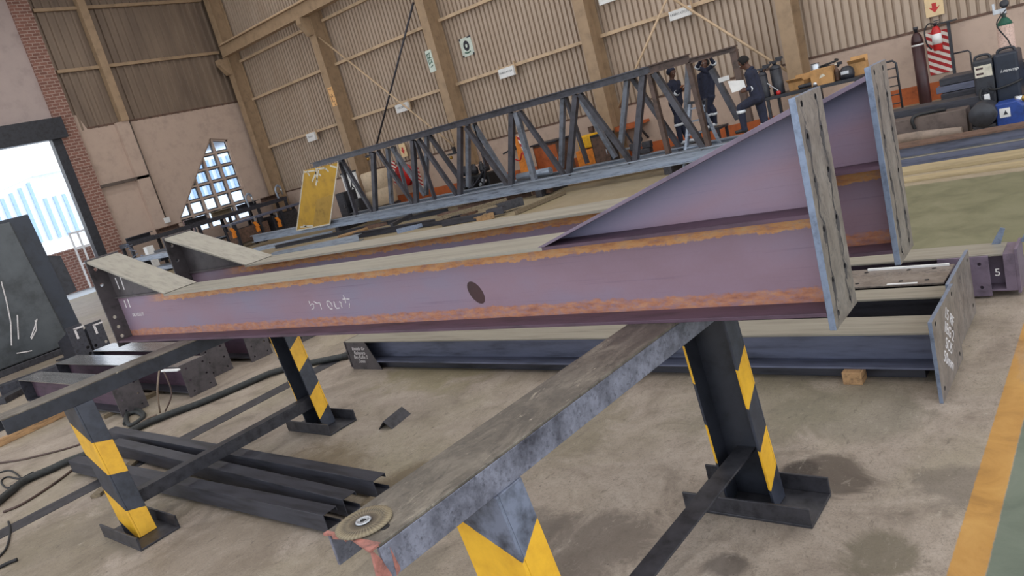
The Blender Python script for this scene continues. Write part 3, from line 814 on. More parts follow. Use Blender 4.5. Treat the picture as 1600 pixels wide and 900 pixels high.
# timber packers under the floor beams
for x, lb in ((-1.55, 'small timber block peeping out under the blue-grey floor beam'),):
    o = MB().box(-.06, .06, -.06, .05, 0, .084).build('timber_block', 'timber', None, .004, (x, 4.655, 0)); tag(o, lb, 'timber block')
for y, x, lb in ((4.8, -5.9, 'hidden'),): pass
for x, lb in ((-2.0, 'right'), (-5.6, 'left')):
    o = MB().box(-.05, .05, -.8, .83, 0, .058).build('timber_bearer', 'timber_old', None, .003, (x, 5.66, 0))
    tag(o, 'old timber bearer under the %s part of the floor beams' % lb, 'timber bearer')
o = thing('dark_section', 'added dark strip standing in for the shade under the blue-grey floor beam', 'steel section', (-3.95, 4.82, 0))  # added box, its dark colour stands in for the shaded gap
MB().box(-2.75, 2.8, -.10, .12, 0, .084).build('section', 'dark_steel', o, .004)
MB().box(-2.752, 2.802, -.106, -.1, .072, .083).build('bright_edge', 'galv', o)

# folded angle offcut on the floor
a0 = at(606, 668, z=0); a1 = at(628, 650, z=0)
an = atan2((a1-a0).y, (a1-a0).x)
m = MB().prism([(-.075, 0), (-.068, 0), (0, .066), (.068, 0), (.075, 0), (.0, .074)], 'x', -.14, .14)
o = m.build('angle_offcut', 'black_worn', None, 0, (a0+a1)/2, (0, 0, an)); tag(o, 'short offcut of steel angle lying roof-like on bare floor behind the near trestle', 'steel offcut')

# three channels on the floor by the left trestle
chs = [((115, 740), (515, 836), .125, 'nearest of the three black channels on the floor by the left trestle'),
       ((178, 712), (545, 811), .125, 'middle one of the three black channels on the floor by the left trestle'),
       ((172, 692), (592, 781), .125, 'farthest of the three black channels on the floor by the left trestle')]
for p, q, h, lb in chs:
    a, b = at(*p, z=.015), at(*q, z=.015); d = b-a; an = atan2(d.y, d.x); L = d.length
    prof = [(0, 0), (.11, 0), (.11, .03), (.106, .03), (.106, .006), (.006, .006), (.006, h-.006), (.106, h-.006), (.106, h-.03), (.11, h-.03), (.11, h), (0, h)]
    o = MB().prism(prof, 'x', 0, L).build('lipped_channel', 'dark_steel', None, .0015, (a.x, a.y, .031), (0, 0, an))
    tag(o, lb, 'steel channel', 'black channels by the left trestle')
for p, q, lb in (((150, 778), (236, 700), 'short timber bearer under the left ends of the three black channels'), ((548, 815), (600, 772), 'short timber bearer under the right ends of the three black channels')):
    a, b = at(*p, z=0), at(*q, z=0)
    o = MB().bar(a+Vector((0, 0, .015)), b+Vector((0, 0, .015)), .09, .03).build('timber_bearer', 'timber_old'); tag(o, lb, 'timber bearer')
# ================================================================== LEFT SIDE
M['slick'] = simple('slick_rolled_steel', (140, 138, 138), .2, .5, .15, 4, stretch=(.4, 3, 3))
ends = [(-9.52, 3.14, .31, 'first short beam from the camera under the left trestle, end plate by the striped leg', -13.0),
        (-8.95, 3.74, .34, 'second short beam under the left trestle, white cord hooked on its end', -13.2),
        (-9.40, 4.24, .33, 'third short beam under the left trestle, plate close behind the second', -13.0),
        (-9.24, 4.78, .31, 'fourth short beam under the left trestle, chalked plate near the striped rear leg', -12.6),
        (-9.05, 5.42, .30, 'fifth short beam beyond the left trestle, mostly hidden by its rear leg', -12.4)]
for k, (xr, y, w, lb, xl) in enumerate(ends):
    o = thing('steel_beam', lb, 'steel beam', ((xl+xr)/2, y+w/2, 0), 0, 'short beams under the left trestle')
    c = (xl+xr)/2; a, b = xl-c, xr-c
    MB().box(a, b, -w/2, w/2, .385, .40).build('top_flange', 'slick', o, .002)
    MB().box(a, b, -w/2, w/2, .05, .065).build('bottom_flange', 'dark_steel', o, .002)
    MB().box(a, b, -.008, .008, .065, .385).build('web', 'purple_dark', o)
    MB().box(a+.0, a+.012, -w/2, w/2, .065, .385).build('stiffener', 'dark_steel', o)
    MB().sheet([(-w/2-.01, 0), (w/2+.01, 0), (w/2+.01, .415), (-w/2-.01, .415)], [circ(s*w*.32, z, .013) for s in (-1, 1) for z in (.06, .2, .35)], 'x', b, b+.02).build('end_plate', 'plate_dark', o, .002)
for x, lb in ((-12.2, 'far'), (-9.9, 'near')):
    o = MB().box(x-.05, x+.05, 3.05, 5.75, 0, .048).build('timber_bearer', 'timber_old', None, .004)
    tag(o, 'dark timber bearer under the %s ends of the short beams' % lb, 'timber bearer')
# two haunched plates standing farther left before the door
for (p, q, t1, lb) in (((122, 567), (150, 556), (118, 508), 'upright bolted plate end of a beam in front of the door, left of two'), ((150, 556), (184, 545), (146, 503), 'upright bolted plate end of a beam in front of the door, right of two')):
    a, b = at(*p, z=0), at(*q, z=0); hgt = at(*t1, x=a.x, z=None, y=None).z if False else at(t1[0], t1[1], x=a.x).z
    o = thing('plate_ended_beam', lb, 'steel beam', (a.x, (a.y+b.y)/2, 0), 0, 'plate ended beams before the door')
    w = b.y-a.y-.04
    MB().sheet([(-w/2, 0), (w/2, 0), (w/2, hgt), (-w/2, hgt)], [circ(s*w*.33, hgt*z, .03) for s in (-1, 1) for z in (.12, .3)], 'x', -.03, 0).build('end_plate', 'dark_steel', o, .003)
    MB().prism([(-.03, .02), (-.03, hgt-.02), (-1.1, .35), (-1.1, .02)], 'y', -.015, .015).build('haunch_web', 'dark_steel', o)
    MB().box(-1.3, -.03, -w*.4, w*.4, 0, .02).build('bottom_flange', 'dark_steel', o)
    MB().box(.0005, .004, -.02, .02, hgt*.62, hgt*.9).box(.0005, .004, -.02, .16, hgt*.88, hgt*.93).build('chalk_mark', 'chalk', o)
# big dark steel bin
M['navy_bin'] = simple('dark_blue_bin_edge', (40, 46, 58), .4, 0, .2, 4)
tr_ = at(45, 334, x=-17); bt = at(138, 530, x=-17)
o = thing('steel_bin', 'large dark glossy steel bin in front of the open door at the left', 'bin', (-18.4, 3.0, 0))
y1t, y1b, zt_ = tr_.y-3.0, bt.y-3.0, tr_.z
y0 = -2.6; t = .06
def wall4(pts, m, nm, bev=.02):
    MB().hexa(pts, m).build(nm, m, o, bev)
sl = (y1b-y1t)/(zt_-.14)
def yy(z): return y1t+(zt_-z)*sl
MB().hexa([(1.33, y0, .14), (1.4, y0, .14), (1.4, yy(.14)-.32, .14), (1.33, yy(.14)-.32, .14), (1.33, y0, zt_-.06), (1.4, y0, zt_-.06), (1.4, yy(zt_)-.36, zt_-.06), (1.33, yy(zt_)-.36, zt_-.06)], 'bin').build('front_sheet', 'bin', o, .03)
m = MB()
m.hexa([(1.26, y0, .14), (1.33, y0, .14), (1.33, yy(.14), .14), (1.26, yy(.14), .14), (1.26, y0, zt_), (1.33, y0, zt_), (1.33, y1t, zt_), (1.26, y1t, zt_)], 'navy_bin')
m.hexa([(-1.4, yy(.14)-.08, .14), (1.26, yy(.14)-.08, .14), (1.26, yy(.14), .14), (-1.4, yy(.14), .14), (-1.4, y1t-.08, zt_), (1.26, y1t-.08, zt_), (1.26, y1t, zt_), (-1.4, y1t, zt_)], 'navy_bin')
m.box(-1.4, -1.33, y0, y1t-.1, .14, zt_, 'navy_bin').box(-1.33, 1.26, y0, y0+.07, .14, zt_, 'navy_bin').box(-1.33, 1.26, y0+.07, y1t-.1, .14, .2, 'navy_bin')
m.build('body', 'navy_bin', o)
MB().prism([(yy(1.1)+.0, 1.1), (yy(1.1)+.24, 1.12), (yy(1.9)+.24, 1.9), (yy(1.98), 1.98)], 'x', .9, 1.3).build('hinge_bracket', 'black', o, .01)
MB().box(-1.3, 1.42, y0, yy(.14), 0, .13).build('skid', 'black_worn', o, .01)
m = MB()
for pts in (((2, 440), (10, 470), (17, 505), (18, 540)), ((58, 498), (54, 512), (48, 528)), ((55, 500), (57, 515), (49, 530)), ((27, 492), (29, 530)), ((26, 552), (40, 550), (50, 548))):
    m.tube([at(*p, x=-16.985)-Vector(o.location) for p in pts], .012, None, 5)
m.build('pale_scrapes', 'chalk', o)
# long rails and timbers on the floor in front of the bin
for p, q, z, w, h, mt, nm, lb, cat in (
    ((0, 612), (122, 567), .1, .25, .2, 'dark_steel', 'steel_rail', 'long dark steel rail on the floor before the big bin', 'steel rail'),
    ((0, 628), (42, 606), .05, .2, .1, 'black_worn', 'steel_rail', 'dark rail on the floor left of the first short beam', 'steel rail'),
    ((-14, 698), (112, 639), .045, .10, .09, 'timber', 'timber_pole', 'pale timber bearer on the floor behind the left trestle rail end', 'timber')):
    a, b = at(*p, z=z), at(*q, z=z)
    o = MB().bar(a, b, w, h).build(nm, mt, None, .006); tag(o, lb, cat)
# steel strip let into the floor
struct(MB().box(-7.62, -7.38, -2, 8.5, 0, .004).build('trim_3', 'black_worn'))

# hoses and cables
def spline(pts, n=6):
    out = []
    P = [pts[0]]+list(pts)+[pts[-1]]
    for i in range(1, len(P)-2):
        for k in range(n):
            t = k/n; a, b, c, d = P[i-1], P[i], P[i+1], P[i+2]
            out.append(.5*((2*b)+(c-a)*t+(2*a-5*b+4*c-d)*t*t+(3*b-a-3*c+d)*t*t*t))
    out.append(P[-2]); return out
def cable(pts, r, m, nm, lb, cat='cable', z=None, wob=0):
    P = []
    for p in pts:
        v = at(p[0], p[1], z=(p[2] if len(p) > 2 else r))
        P.append(v)
    P = spline(P)
    if wob: P = [p+Vector((random.uniform(-wob, wob), random.uniform(-wob, wob), random.uniform(0, wob))) for p in P]
    o = MB().tube(P, r, m, 8).build(nm, m); tag(o, lb, cat); return o
M['hose'] = simple('black_hose_wrap', (42, 44, 44), .6, 0, .35, 30, c2=(22, 24, 26))
M['cable_brown'] = simple('brown_cable', (78, 60, 54), .6)
M['cable_grey'] = simple('grey_cable', (120, 104, 90), .6)
cable([(-10, 790), (35, 754), (75, 735), (112, 719), (145, 706), (190, 682), (234, 660), (332, 622), (440, 578), (545, 556)], .038, 'hose', 'hose_bundle', 'thick black hose bundle running across the floor past the left trestle', 'hose', wob=.006)
cable([(-10, 724), (30, 719), (64, 711), (100, 702), (135, 691)], .011, 'cable_brown', 'floor_cable', 'thin brown cable lying left of the left trestle leg')
cable([(5, 800), (30, 790), (60, 772), (95, 748), (125, 725), (150, 712)], .012, 'cable_brown', 'floor_cable', 'brown cable lying along the front of the thick hose bundle')
cable([(-5, 740), (14, 735), (28, 742), (33, 752), (24, 758), (10, 762), (2, 752), (12, 745), (30, 748), (44, 742), (52, 738), (46, 748), (34, 752), (16, 760)], .009, 'rubber', 'looped_cable', 'loose black cable loops at the left edge of the floor')
cable([(13, 815), (16, 829), (10, 856), (-6, 874)], .009, 'rubber', 'floor_cable', 'thin black cable end hanging off the floor strip, bottom left')
cable([(-6, 889), (12, 880), (27, 874)], .014, 'rubber', 'floor_cable', 'short thick black cable piece in the bottom left corner')
cable([(182, 690), (205, 672), (228, 655), (245, 648)], .012, 'cable_grey', 'floor_cable', 'pale thin cable lying on the hose bundle near the short beams')
cable([(195, 662), (200, 645), (214, 640), (225, 648), (216, 658), (202, 664), (198, 650), (212, 644), (224, 652), (210, 662)], .025, 'hose', 'knotted_hose', 'knotted clump of black hose before the first short beam', 'hose')
a = [at(249, 577, x=-8.8), at(246, 611, x=-8.75), at(250, 645, z=.012)]
o = MB().tube(spline(a), .011, 'cable_grey', 7).build('hanging_cord', 'cable_grey'); tag(o, 'pale cord hanging down in front of the second short beam, left of two', 'cord')
a = [at(256, 581, x=-8.8), at(268, 614, x=-8.75), at(258, 643, z=.01)]
o = MB().tube(spline(a), .009, 'cable_brown', 7).build('hanging_cord', 'cable_brown'); tag(o, 'brown cord hanging beside the pale cord before the second short beam', 'cord')
a, b = at(254, 579, z=.425), at(279, 578, z=.425)
o = MB().bar(a, b, .05, .02).build('white_clip', 'white', None, .004); tag(o, 'small white clip at the top of the hanging cords', 'clip')

# ================================================================== BOX TRUSS
TY, TR = 15.5, 16.45
T = thing('lattice_truss', 'long grey steel lattice truss lying along the far wall', 'truss', (-13.5, 16, 0))
off = Vector(T.location)
def tb(p, q, y, w, h, m, nm, trim=(0, 0)):
    a, b = at(p[0], p[1], y=y)-off, at(q[0], q[1], y=y)-off
    return MB().bar(a, b, h, w, m, up=(0, 0, 1) if abs((b-a).normalized().z) < .5 else (1, 0, 0)).build(nm, m, T)
zt0 = 2.455
xl, xr = at(490, 258, y=TY).x-off.x, at(1076, 86, y=TY).x-off.x
def chord(y, z0, h, x0, x1, m, nm):
    return MB().prism([(y+u, z0+v) for u, v in I_prof(.22, h, .025, .03)], 'x', x0, x1).build(nm, m, T)
xs_ = at(1015, 108, y=TY).x-off.x
chord(TY-off.y, zt0-.17, .17, xl, xs_, 'truss', 'top_chord')
chord(TY-off.y, zt0-.18, .185, xs_, xr, 'truss_brown', 'top_chord')
chord(TR-off.y, zt0-.17, .17, xl, xs_, 'truss', 'top_chord')
x2, x3 = at(1078, 100, y=TY).x-off.x, at(1150, 75, y=TY).x-off.x
zx = at(1112, 81, y=TY).z
chord(TY-off.y, zx-.115, .115, x2+.02, x3, 'truss_brown', 'top_chord')
zb0 = .18
xbl = at(398, 378, y=TY).x-off.x
chord(TY-off.y, zb0, .27, xbl, x3+.5, 'galv', 'bottom_chord')
chord(TR-off.y, zb0, .27, at(520, 352, y=TY).x-off.x, x3+.5, 'galv', 'bottom_chord')
front = [((531, 250), (558, 338), .12, 'truss'), ((534, 250), (582, 331), .14, 'truss'), ((583, 238), (587, 331), .2, 'truss'), ((590, 236), (646, 318), .14, 'truss'),
         ((645, 219), (651, 318), .2, 'truss'), ((654, 218), (714, 304), .15, 'truss'), ((650, 220), (680, 312), .09, 'truss'), ((719, 198), (719, 304), .2, 'truss'),
         ((728, 199), (794, 290), .16, 'truss'), ((800, 176), (799, 290), .22, 'truss'), ((806, 175), (836, 283), .2, 'truss_pale'), ((812, 174), (881, 273), .15, 'truss'),
         ((900, 148), (889, 273), .2, 'truss'), ((906, 147), (987, 254), .17, 'truss'), ((1005, 117), (993, 251), .2, 'truss'), ((1015, 116), (1045, 240), .15, 'truss_brown'),
         ((1023, 114), (1101, 232), .2, 'truss'), ((1076, 98), (1108, 230), .15, 'truss_brown'), ((1146, 78), (1172, 190), .2, 'truss_brown')]
for p, q, w, m in front:
    tb(p, q, TY, w*.68, .12, m, 'diagonal' if abs(q[0]-p[0]) > 20 else 'post')
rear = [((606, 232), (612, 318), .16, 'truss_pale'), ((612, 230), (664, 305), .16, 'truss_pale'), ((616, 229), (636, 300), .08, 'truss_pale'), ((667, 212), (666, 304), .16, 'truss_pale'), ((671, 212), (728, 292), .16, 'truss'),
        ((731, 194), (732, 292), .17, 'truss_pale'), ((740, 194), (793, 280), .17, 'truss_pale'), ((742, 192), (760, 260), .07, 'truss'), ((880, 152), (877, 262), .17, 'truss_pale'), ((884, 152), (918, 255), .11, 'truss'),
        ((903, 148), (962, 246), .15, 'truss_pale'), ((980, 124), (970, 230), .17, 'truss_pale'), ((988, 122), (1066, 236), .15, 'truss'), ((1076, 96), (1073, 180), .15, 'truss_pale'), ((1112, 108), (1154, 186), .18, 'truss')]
for p, q, w, m in rear:
    tb(p, q, TR, w*.68, .12, m, 'diagonal' if abs(q[0]-p[0]) > 20 else 'post')
for x in (-20, -15.3, -10.4, -7.6):
    MB().box(x-off.x-.05, x-off.x+.05, TY-off.y+.12, TR-off.y-.12, zb0+.05, zb0+.15).build('cross_strut', 'truss', T)
for x, lb in ((-21, 'left'), (-12.2, 'middle'), (-8.4, 'right')):
    o = MB().box(x-.1, x+.1, 15.36, 16.6, 0, .175).build('support_block', 'black_worn', None, .01)
    tag(o, 'low steel support under the %s part of the lattice truss' % lb, 'support')
# dirty yellow panel hung on the left end of the truss
pp = [at(*p, y=15.34) for p in ((476, 266), (529, 254), (516, 350), (464, 360))]
po = (pp[2]+pp[3])/2
o = thing('yellow_sheet', 'dirty yellow board propped against the left end of the truss', 'board', (po.x, 15.34, po.z))
pts = [(p.x-po.x, p.z-po.z) for p in pp]
MB().prism(pts[::-1], 'y', -.02, .01).build('board', 'yellow_panel', o, .004)
def lerp(a, b, t): return (a[0]+(b[0]-a[0])*t, a[1]+(b[1]-a[1])*t)
A, B, C, Dd = pts
m = MB()
for s, e in ((A, Dd), (B, C), (Dd, C)):
    m.bar((s[0], -.022, s[1]), (e[0], -.022, e[1]), .01, .045, up=(1, 0, 0) if s is not Dd else (0, 0, 1))
m.build('pale_edging', 'peel', o)
m = MB()
random.seed(3)
for u0, v0, du, dv in ((.35, .04, .12, .2), (.45, .03, -.02, .26), (.4, .05, -.1, .16), (.1, .03, .1, .08), (.62, .03, .14, .08), (.78, .02, .2, .05), (.35, .02, .3, .02), (.02, .03, .3, .01), (.45, .1, .1, .05), (.2, .93, .1, .03), (.1, .95, .4, .02)):
    a = lerp(lerp(A, B, u0), lerp(Dd, C, u0), v0); b = lerp(lerp(A, B, u0+du), lerp(Dd, C, u0+du), v0+dv)
    m.bar((a[0], -.0225, a[1]), (b[0], -.0225, b[1]), .004, .06, up=(1, 0, .3))
m.build('peeled_film', 'peel', o)
a = lerp(lerp(A, B, .52), lerp(Dd, C, .52), .52); b = lerp(lerp(A, B, .97), lerp(Dd, C, .97), .5)
c = lerp(lerp(A, B, .95), lerp(Dd, C, .95), .97); d = lerp(lerp(A, B, .5), lerp(Dd, C, .5), .98)
M['yellow_dull'] = simple('dull_ochre_patch', (166, 132, 58), .7, 0, .12, 3)
MB().prism([a, b, c, d][::-1], 'y', -.0225, -.0205).build('dull_patch', 'yellow_dull', o)
# ================================================================== STEEL STOCK ON THE FLOOR IN FRONT OF THE TRUSS
def stock(p, q, z, w, h, m, nm, lb, cat='steel section', round_=False, shape=None, group=None):
    a, b = at(*p, z=z), at(*q, z=z)
    if round_: mb = MB().tube([a, b], w/2, m, 10)
    elif shape == 'box':
        mb = MB().bar(a, b, w, h, m)
    else:
        d = b-a; L = d.length
        mb = MB().prism(C_prof(w, h, min(w, h)*.09) if shape == 'c' else I_prof(w, h, h*.09, w*.1), 'x', 0, L, m)
        o = mb.build(nm, m, None, 0, (a.x, a.y, a.z-h/2), (0, 0, atan2(d.y, d.x))); return tag(o, lb, cat, group)
    return tag(mb.build(nm, m, None, .004 if not round_ else 0), lb, cat, group)
stock((396, 391), (520, 364), .07, .16, .14, 'galv', 'galvanised_section', 'shorter galvanised section below the long one before the yellow board', shape='c')
stock((425, 400), (560, 372), .1, .2, .18, 'galv', 'galvanised_section', 'blue-white galvanised section just behind the rear purple rafter', shape='c')
stock((555, 368), (720, 340), .09, .16, .16, 'dark_steel', 'dark_section', 'dark steel section lying right of the blue-white galvanised section')
stock((430, 386), (700, 328), .06, .14, .12, 'dark_steel', 'dark_section', 'long dark steel section lying between the galvanised sections')
stock((528, 371), (575, 357), .055, .11, .11, 'rusty_pipe', 'rusty_pipe', 'short tan rusty pipe lying on the galvanised sections', round_=True, cat='pipe')
stock((572, 356), (606, 348), .06, .12, .12, 'rust_brown', 'rusty_bar', 'short brown rusty bar beside the tan pipe', shape='box', cat='steel offcut')
stock((594, 342), (702, 318), .09, .2, .18, 'galv', 'galvanised_section', 'galvanised section under the middle of the truss, end standing square', shape='c')
stock((716, 326), (830, 302), .07, .16, .14, 'rust_brown', 'brown_section', 'brown rusted section lying along the foot of the truss', cat='steel section')
stock((680, 343), (792, 312), .2, .12, .1, 'timber_old', 'brown_bar', 'long dull brown bar slanting over the offcut pile', shape='box', cat='bar')
stock((690, 350), (755, 338), .08, .18, .14, 'dark_steel', 'steel_offcut', 'dark channel offcut at the left of the offcut pile', shape='c', cat='steel offcut')
stock((745, 345), (772, 336), .08, .16, .14, 'rusty_pipe', 'steel_offcut', 'tan rusted offcut in the middle of the offcut pile', shape='c', cat='steel offcut')
stock((760, 334), (786, 328), .14, .2, .16, 'dark_steel', 'steel_offcut', 'dark square offcut on the offcut pile', shape='c', cat='steel offcut')
stock((778, 326), (818, 314), .16, .22, .2, 'black_worn', 'steel_offcut', 'black chunky offcut at the top of the offcut pile', shape='c', cat='steel offcut')
stock((690, 337), (740, 330), .07, .3, .14, 'rust_brown', 'steel_offcut', 'brown flat offcut under the slanting brown bar', shape='box', cat='steel offcut')
stock((806, 332), (882, 300), .06, .09, .1, 'timber_old', 'timber_batten', 'dull brown batten lying alone right of the offcut pile', shape='box', cat='batten')
stock((834, 301), (862, 297), .1, .12, .12, 'rust_brown', 'steel_offcut', 'small brown offcut right under the truss chord', shape='box', cat='steel offcut')
stock((612, 352), (642, 336), .2, .1, .1, 'black_worn', 'steel_offcut', 'small black bar crossing the galvanised section end', shape='box', cat='steel offcut')
stock((620, 362), (660, 352), .06, .14, .12, 'edge_blue', 'channel_offcut', 'short bright edged channel offcut right behind the rear rafter', shape='c', cat='steel offcut')
def stock_y(p, q, y, w, h, m, nm, lb, cat='steel section'):
    a, b = at(*p, y=y), at(*q, y=y)
    o = MB().prism([(y+u, a.z-h+v) for u, v in C_prof(w, h, .02)], 'x', a.x, b.x).build(nm, m); return tag(o, lb, cat), a
so_, sa = stock_y((205, 405), (330, 381), 10.0, .35, .14, 'galv', 'galvanised_section', 'upper pale galvanised section seen between the two rafter knees')
so2, sb = stock_y((232, 420), (340, 397), 9.9, .5, .1, 'galv', 'galvanised_section', 'lower pale galvanised section seen between the two rafter knees')
so3, sc = stock_y((240, 392), (330, 374), 10.6, .3, .2, 'dark_steel', 'dark_section', 'dark section behind the pale ones between the rafter knees')
for k, (x, lb) in enumerate(((sb.x+.6, 'left'), (sb.x+2.8, 'right'))):
    o = thing('stock_stand', '%s black stand carrying the pale sections between the rafter knees' % lb, 'stand', (x, 10.2, 0))
    MB().box(-.05, .05, -.35, .8, sb.z-.2, sb.z-.101).build('lower_arm', 'black', o)
    MB().box(-.05, .05, -.15, .35, sa.z-.24, sa.z-.141).build('upper_arm', 'black', o)
    MB().box(-.05, .05, .36, .8, sc.z-.3, sc.z-.201).build('rear_arm', 'black', o)
    MB().box(-.06, .06, .35, .45, 0, sc.z-.2).build('post', 'black', o); MB().box(-.3, .3, -.3, .8, 0, .05).build('foot', 'black', o)

# right-hand long beams
def at_y(px, py, y): return at(px, py, y=y)
o = thing('steel_beam', 'long dark blue steel beam on the floor at the right, before the green bay', 'steel beam', (-.5, 12.2, 0), radians(3.5))
MB().box(-3.6, 6, -.2, .2, .285, .31).build('top_flange', 'rust_brown', o)
MB().box(-3.6, 6, -.2, .2, .13, .142).build('middle_flange', 'top_mill', o)
MB().box(-3.6, 6, -.1, -.08, .142, .285).build('web', 'blue_steel', o)
MB().box(-3.6, 6, -.19, .18, .0, .129).build('lower_section', 'blue_steel', o, .004)
o = MB().box(-3, 6.2, -.2, .2, 0, .05).build('timber_plank', 'tan_board', None, .004, (-.5, 11.6, 0), (0, 0, radians(2))); tag(o, 'long tan plank on the floor just before the dark blue beam', 'plank')
o = MB().box(-3, 6.2, -.12, .12, 0, .03).build('timber_plank', 'tan_board', None, .004, (-.5, 10.95, 0), (0, 0, radians(1))); tag(o, 'long tan plank nearest the green floor bay', 'plank')
o = MB().box(-4.5, 6, 12.95, 13.5, 0, .05).build('timber_plank', 'tan_board', None, .004); tag(o, 'wide dull tan plank behind the dark blue beam', 'plank')
a, b = Vector((-3.4, 13.8, .14)), Vector((-2.3, 13.75, .12))
o = MB().tube([a, (a+b)/2, b], [.09, .09, .06], 'roll_cover', 10).build('rolled_cover', 'roll_cover'); tag(o, 'grey-brown rolled cover lying behind the dark blue beam', 'roll')
o = MB().box(-4.4, -2.25, 13.98, 14.35, 0, .42).build('rusted_beam', 'grey_rust', None, .01); tag(o, 'brown rusted box beam on the floor left of the black drum', 'steel beam')
o = MB().box(-5.2, -2.05, 14.5, 14.95, .02, .52, 'dark_steel').build('dark_beam', 'dark_steel', None, .012); o['label'] = ''; tag(o, 'long dark steel box beam behind the brown rusted beam', 'steel beam')
MB().box(-5.2, -2.05, 14.52, 14.93, 0, .019).build('bottom_flange', 'dark_steel', o)
a = [Vector((-3.0, 13.945, .25)), Vector((-3.02, 13.92, .38)), Vector((-2.97, 13.97, .455)), Vector((-2.75, 14.12, .452)), Vector((-2.55, 14.12, .452))]
o = MB().tube(spline(a), .028, 'rubber', 8).build('bent_hose', 'rubber'); tag(o, 'bent black hose hooked over the brown rusted beam', 'hose')
# stack of dark sections
for k, (x0, z0, z1, y, lb) in enumerate(((-2.85, .42, .55, 15.5, 'lowest'), (-2.93, .56, .67, 15.6, 'middle one'), (-2.88, .68, .80, 15.7, 'topmost'))):
    o = MB().prism([(u, v) for u, v in C_prof(.6, z1-z0, .03)], 'x', 0, 5.2).build('dark_section', 'dark_steel' if k != 1 else 'blue_steel', None, .004, (x0, y, z0))
    tag(o, '%s of the stacked dark steel sections behind the welding machine' % lb, 'steel section', 'stacked dark sections')
for x, lb in ((-2.5, 'left'), (.8, 'right')):
    o = MB().box(x-.12, x+.12, 15.55, 16.3, 0, .419).build('stack_support', 'black_worn', None, .01); tag(o, 'black support block under the %s half of the stacked dark sections' % lb, 'support')

# ================================================================== GAS CYLINDERS, EXTINGUISHER, WELDER
def cylinder(name, lb, loc, r, h, m, shoulder, group=None, cap=None, tilt=0):
    o = thing(name, lb, 'gas cylinder', loc, 0, group, (0, tilt, 0))
    sh = .8 if m != 'net' else .87
    MB().lathe([(r*.92, 0), (r, .02), (r, h*sh)], m=m, seg=24).build('body', m, o)
    MB().lathe([(r, h*sh), (r*.98, h*(sh+.84)/2 if sh > .8 else h*.84), (r*.8, h*.9), (r*.45, h*.94), (r*.3, h*.95)], m=shoulder, seg=24).build('shoulder', shoulder, o)
    MB().lathe([(r*.28, h*.95), (r*.28, h*.98), (r*.4, h*.98), (r*.4, h*1.02), (r*.2, h*1.02)], m=cap or 'black', seg=14).build('valve', cap or 'black', o)
    return o
b = at(1446, 157, y=19.35); t = at(1427, 42, y=19.35)
o = cylinder('gas_cylinder', 'tall maroon gas cylinder standing by the terracotta skirting', (b.x, 19.35, 0), .125, t.z-.05, 'maroon', 'maroon')
MB().lathe([(.1255, t.z*.755), (.1255, t.z*.775)], m='white', seg=24).build('white_band', 'white', o)
b = at(1588, 175, y=16.3); t = at(1565, 5, y=16.3)
M['net'] = simple('pinkish_grey_cylinder', (196, 168, 156), .6, 0, .2, 40)
CH = at(1568, 20, y=16.8).z
o = cylinder('gas_cylinder', 'pale pinkish gas cylinder with green shoulder behind the welding machine', (at(1568, 22, y=16.8).x, 16.8, 0), .135, CH, 'net', 'green', cap='chrome')
zt = CH
m = MB().lathe([(.0, -.03), (.07, -.03), (.07, .03), (0, .03)], (.03, -.02, zt*1.02+.12), seg=18, axis='y'); m.build('gauge', 'black', o)
MB().box(-.14, .05, -.03, .03, zt*1.0, zt*1.05).box(-.16, -.12, -.02, .02, zt*1.0, zt*1.12).build('regulator', 'chrome', o, .004)
MB().tube(spline([Vector((.05, -.05, zt*1.03)), Vector((-.1, -.17, zt*.9)), Vector((.05, -.2, zt*.7)), Vector((.1, -.2, .9))]), .012, 'rubber', 7).build('gas_hose', 'rubber', o)

# striped board, stand and extinguisher by the wall
def striped_mat(nm, period=.16):
    t = NT(nm); X, Y, Z = t.xyz()
    v = t.math('FRACT', t.math('DIVIDE', t.math('ADD', Z, t.math('MULTIPLY', X, .62)), period))
    return t.fin(t.mix(t.math('GREATER_THAN', v, .5), (176, 40, 44), (232, 222, 214)), .6)
M['redwhite'] = striped_mat('red_white_stripes')
b = at(1466, 80, y=19.82)
o = MB().box(-.24, .24, -.012, .012, -.5, .44).build('striped_board', 'redwhite', None, 0, (b.x+.02, 19.85, b.z)); tag(o, 'red and white striped board on the wall behind the extinguisher', 'board')
b = at(1484, 120, y=19.3); t = at(1470, 38, y=19.3)
st = thing('extinguisher_stand', 'black T-shaped stand with side rail behind the extinguisher', 'stand', (b.x+.06, 19.55, 0))
MB().box(-.03, .03, -.03, .03, 0, t.z).build('post', 'black', st)
MB().box(-.2, .16, -.1, .1, t.z, t.z+.03).build('top_plate', 'black', st)
MB().tube([Vector((.03, 0, .95)), Vector((.3, 0, .95)), Vector((.34, 0, .9)), Vector((.34, 0, 0))], .018, 'black', 8).build('side_rail', 'black', st)
MB().box(-.25, .4, -.12, .12, 0, .02).build('foot', 'black', st)
b = at(1463, 79, y=19.45)
ex = thing('fire_extinguisher', 'red fire extinguisher hanging on the black stand at the right', 'fire extinguisher', (b.x+.05, 19.4, b.z))
MB().lathe([(.08, 0), (.095, .02), (.095, .42), (.06, .5), (.03, .52)], m='red', seg=22).build('body', 'red', ex)
MB().lathe([(.0965, .14), (.0965, .36)], m='white', seg=22).build('label', 'white', ex)
MB().lathe([(.03, .52), (.03, .56), (.04, .56), (.04, .58)], m='black', seg=12).box(-.02, .1, -.015, .015, .58, .6).box(-.02, .11, -.015, .015, .62, .64).build('valve', 'black', ex)
MB().tube(spline([Vector((-.02, 0, .57)), Vector((-.13, -.02, .6)), Vector((-.2, -.1, .45)), Vector((-.18, -.12, .2)), Vector((-.12, -.05, .05))]), .016, 'rubber', 8).build('hose', 'rubber', ex)
